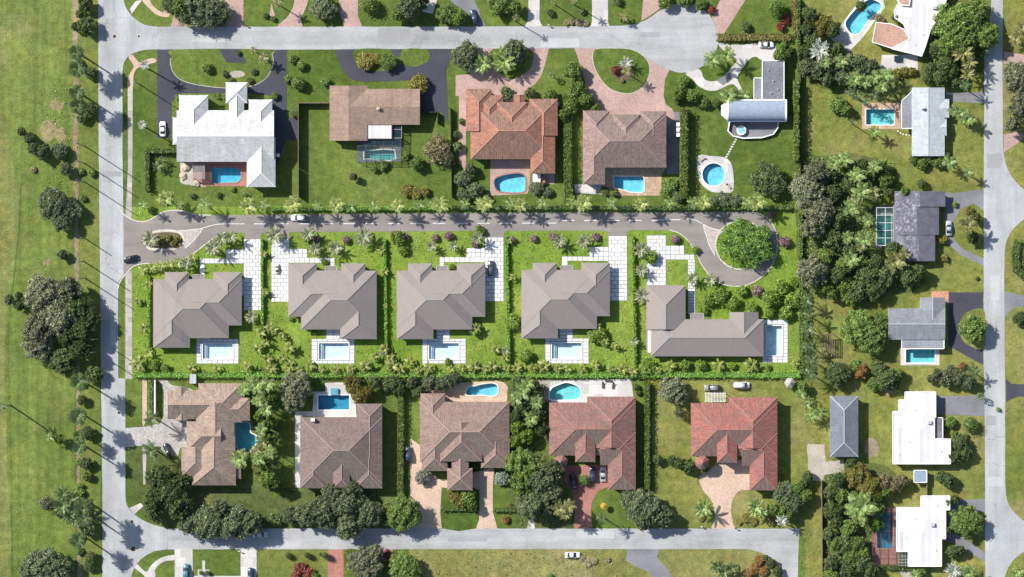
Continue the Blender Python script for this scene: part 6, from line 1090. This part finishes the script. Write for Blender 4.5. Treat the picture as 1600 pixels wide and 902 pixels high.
# bottom edge
trees('big', 'greyl', 'grey-olive tree at the bottom edge', 7, [(565,880,25),(578,892,24),(585,865,16,6)], None); trees('big', 'mid', 'glossy green tree at the bottom edge', 6, [(630,885,24),(640,895,20)], None); bushes('dark', 'clipped dark ball on the bottom lawn', [(450,867.5,4.5,1.4),(480,867,4.5,1.6),(508,868,5,1.8),(314.5,895,3.5,1),(324,895,3.5,1)], 'topiary', 'clipped balls on the bottom lawn'); bush(546,867,9,'hedge','clipped round bush on the bottom lawn',2,'topiary'); bushes('redl', 'rusty red shrub on the bottom lawn', [(470,888,11,2),(482,896,10,2),(462,900,8,1.6),(606,868,7)], 'small', 'rusty shrubs on the bottom lawn'); bushes('limel', 'lime ground shrub on the bottom lawn', [(490,900,8),(500,866,3)], 'small')
palms('stiff', 'fdark', 'dark spiky palm on the bottom right lawn', 3, [(1120,885,13),(1132,893,13),(1142,888,12)], 16, None); bushes('orange', 'orange and green shrub by the bottom street end', [(1187,875,9,1.6),(1180,888,10,1.6),(1192,893,9,1.5),(1172,895,9)], 'small', 'orange shrubs at the street end'); trees('med', 'dark', 'dark shrubby tree by the bottom street end', 3, [(1205,880,9),(1215,893,9),(1196,872,6,2)], None); bushes('mid', 'small green shrub on the dry lot', [(860,900,5),(600,900,8)], 'small')
bushes('tanl', 'dry tan brush on the vacant lot', [(918,880,8,.6),(928,876,7,.6),(910,874,6,.5),(950,875,5,.6)], 'bush', 'dry brush')
bushes('mid', 'small green shrub on the east verge', [(1492,320,5),(1526,435,4),(1560,640,4)], 'bush')
# ground cover that nobody could count
occ = [LANE, rect(241,430,376,543), rect(452,412,588,531), rect(620,412,758,531), rect(814,411,954,531), rect(1010,446,1071,560), rect(1017,490,1193,557), rect(307,520,373,569), rect(487,505,554,569), rect(660,505,728,569), rect(852,505,920,569), rect(1190,499,1232,568), rect(381,374,409,485), rect(424,374,452,472), rect(758,371,788,471), rect(951,369,981,470), rect(1010,368,1041,446), rect(1041,384,1069,398), rect(1041,398,1087,406), rect(1075,398,1087,492), rect(312,404,381,412), rect(353,390,381,404), rect(312,404,320,441), rect(452,389,480,411), rect(452,403,523,418), rect(687,402,758,410), rect(729,388,758,402), rect(878,401,951,408), rect(921,386,951,402), rect(195,320,207,592), rect(376,437,381,462)]
scatter('grass', [[(205,364),(1248,364),(1248,582),(207,582)], [(207,332),(1240,320),(1240,331),(207,342)]], 1.5, .26, .3, 'limel', occ, 3, .8)
scatter('grass', [I_B], 4, .3, .4, 'limel', (), 4)
scatter('undergrowth', [[(1248,245),(1400,250),(1396,300),(1368,320),(1366,390),(1400,412),(1440,420),(1440,448),(1390,460),(1250,462)], [(1256,60),(1290,60),(1400,112),(1418,132),(1345,148),(1256,118)], [(1440,105),(1470,50),(1550,60),(1540,110),(1490,128),(1446,128)]], 2.2, .4, .8, 'mid', (), 5)
scatter('undergrowth', [[(1287,745),(1330,722),(1395,745),(1366,795),(1360,902),(1287,902)], [(400,595),(430,595),(432,762),(402,762)], [(796,600),(855,600),(855,725),(892,800),(890,822),(810,822),(796,725)], [(1255,460),(1275,460),(1275,600),(1255,600)]], 2.0, .4, .8, 'dark', (), 6)
scatter('rough_grass', [rect(1260,500,1290,690), rect(1250,830,1283,902), rect(640,862,975,902)], .7, .32, .3, 'yell', [rect(1283,520,1304,552)], 7, .3)
scatter('rough_grass', [rect(70,180,122,330), rect(60,130,118,190)], .35, .4, .3, 'tanl', (), 8, .3)

# ---------------------------------------------------------------- labels for the planting: kind, then where it stands
LM += [(175,30,'top of the west road'),(95,240,'upper golf course trees'),(90,500,'golf course grove'),(95,790,'golf course clump palms'),(66,884,'lower left corner'),(320,15,'upper left brick drive'),(505,30,'curved pink drive'),(655,20,'small light drive at top'),(890,20,'two white top drives'),(1075,50,'end of top street'),(1155,380,'turning circle'),(1520,30,'top of the east road'),(1560,200,'upper east road'),(1513,355,'oval lawn'),(1320,330,'jungle strip'),(1340,510,'timber pergola lawn'),(600,870,'bottom edge'),(1150,880,'bottom street end'),(265,780,'lower street corner'),(540,800,'plum-brown house frontage'),(1275,725,'gravel drive'),(1480,590,'middle east road'),(1318,860,'lower right thicket'),(1290,90,'upper right boundary'),(255,375,'lane mouth island'),(130,160,'upper west verge'),(128,330,'middle west verge'),(135,690,'lower west verge'),(135,850,'bottom west verge'),(900,870,'vacant dry lot')]
ORD = ['first','second','third','fourth','fifth','sixth','seventh','eighth','ninth','tenth','eleventh','twelfth','thirteenth','fourteenth']
def rel(dx, dy):
    if abs(dx) < 9 and abs(dy) < 9: return 'at'
    if abs(dx) > 2.2*abs(dy): return 'right of' if dx > 0 else 'left of'
    if abs(dy) > 2.2*abs(dx): return 'below' if dy > 0 else 'above'
    return ('below ' if dy > 0 else 'above ') + ('right of' if dx > 0 else 'left of')
B = {}
for (o, desc, px, py) in AUTO:
    l = min(LM, key=lambda q: math.hypot(q[0]-px, (q[1]-py)*1.05)); r = rel(px-l[0], py-l[1])
    own = any(k in desc for k in (' on the ', ' in the ', ' above the ', ' below the ', ' beside the ', ' by the ', ' along the ', ' of the ', ' at the ', ' right of ', ' left of ', ' over the ', ' between ', ' against ', ' amid ', ' inside ', ' near the ', ' behind ', ' off ', ' of ', ' at '))
    short = desc if len(desc.split()) <= 5 else desc
    key = f'{desc}' if own and len(desc.split()) > 6 else f'{desc}, {r} the {l[2]}'
    B.setdefault(key, []).append((px, py, o))
for key, it in B.items():
    if len(it) == 1:
        s = key
        if len(s.split()) < 4: s += ' in the garden'
        it[0][2]['label'] = s; continue
    xs = [a[0] for a in it]; ys = [a[1] for a in it]; hor = (max(xs)-min(xs)) >= (max(ys)-min(ys)); it.sort(key=lambda a: a[0] if hor else a[1])
    if len(it) <= 14:
        for i, (_, _, o) in enumerate(it): o['label'] = f'{key}, {ORD[i]} from {"left" if hor else "top"}'
    else:
        sub = {}
        for a in it: l = min(LM, key=lambda q: math.hypot(q[0]-a[0], (q[1]-a[1]))); sub.setdefault(f'{key.split(" along")[0].split(" above")[0].split(" on the")[0].split(" beside")[0]}, {rel(a[0]-l[0], a[1]-l[1])} the {l[2]}', []).append(a)
        for k2, g2 in sub.items():
            g2.sort(key=lambda a: a[0])
            for i, a in enumerate(g2): a[2]['label'] = k2 if len(g2) == 1 else f'{k2}, {ORD[i]} from left'
for (o, *_r) in AUTO:
    wl = o['label'].split()
    if len(wl) > 16:
        a, b = o['label'].split(',', 1); k = len(a.split()) - (len(wl) - 16); o['label'] = ' '.join(a.split()[len(a.split())-k:] if ' on ' not in a and ' by ' not in a and ' beside ' not in a else a.split(' on ')[0].split(' by ')[0].split(' beside ')[0].split()) + ',' + b
SEEN = {}
for (o, *_r) in AUTO:
    l = o['label']
    if l in SEEN: o['label'] = l + ', lower' if len(l.split()) < 16 else l
    SEEN[l] = 1
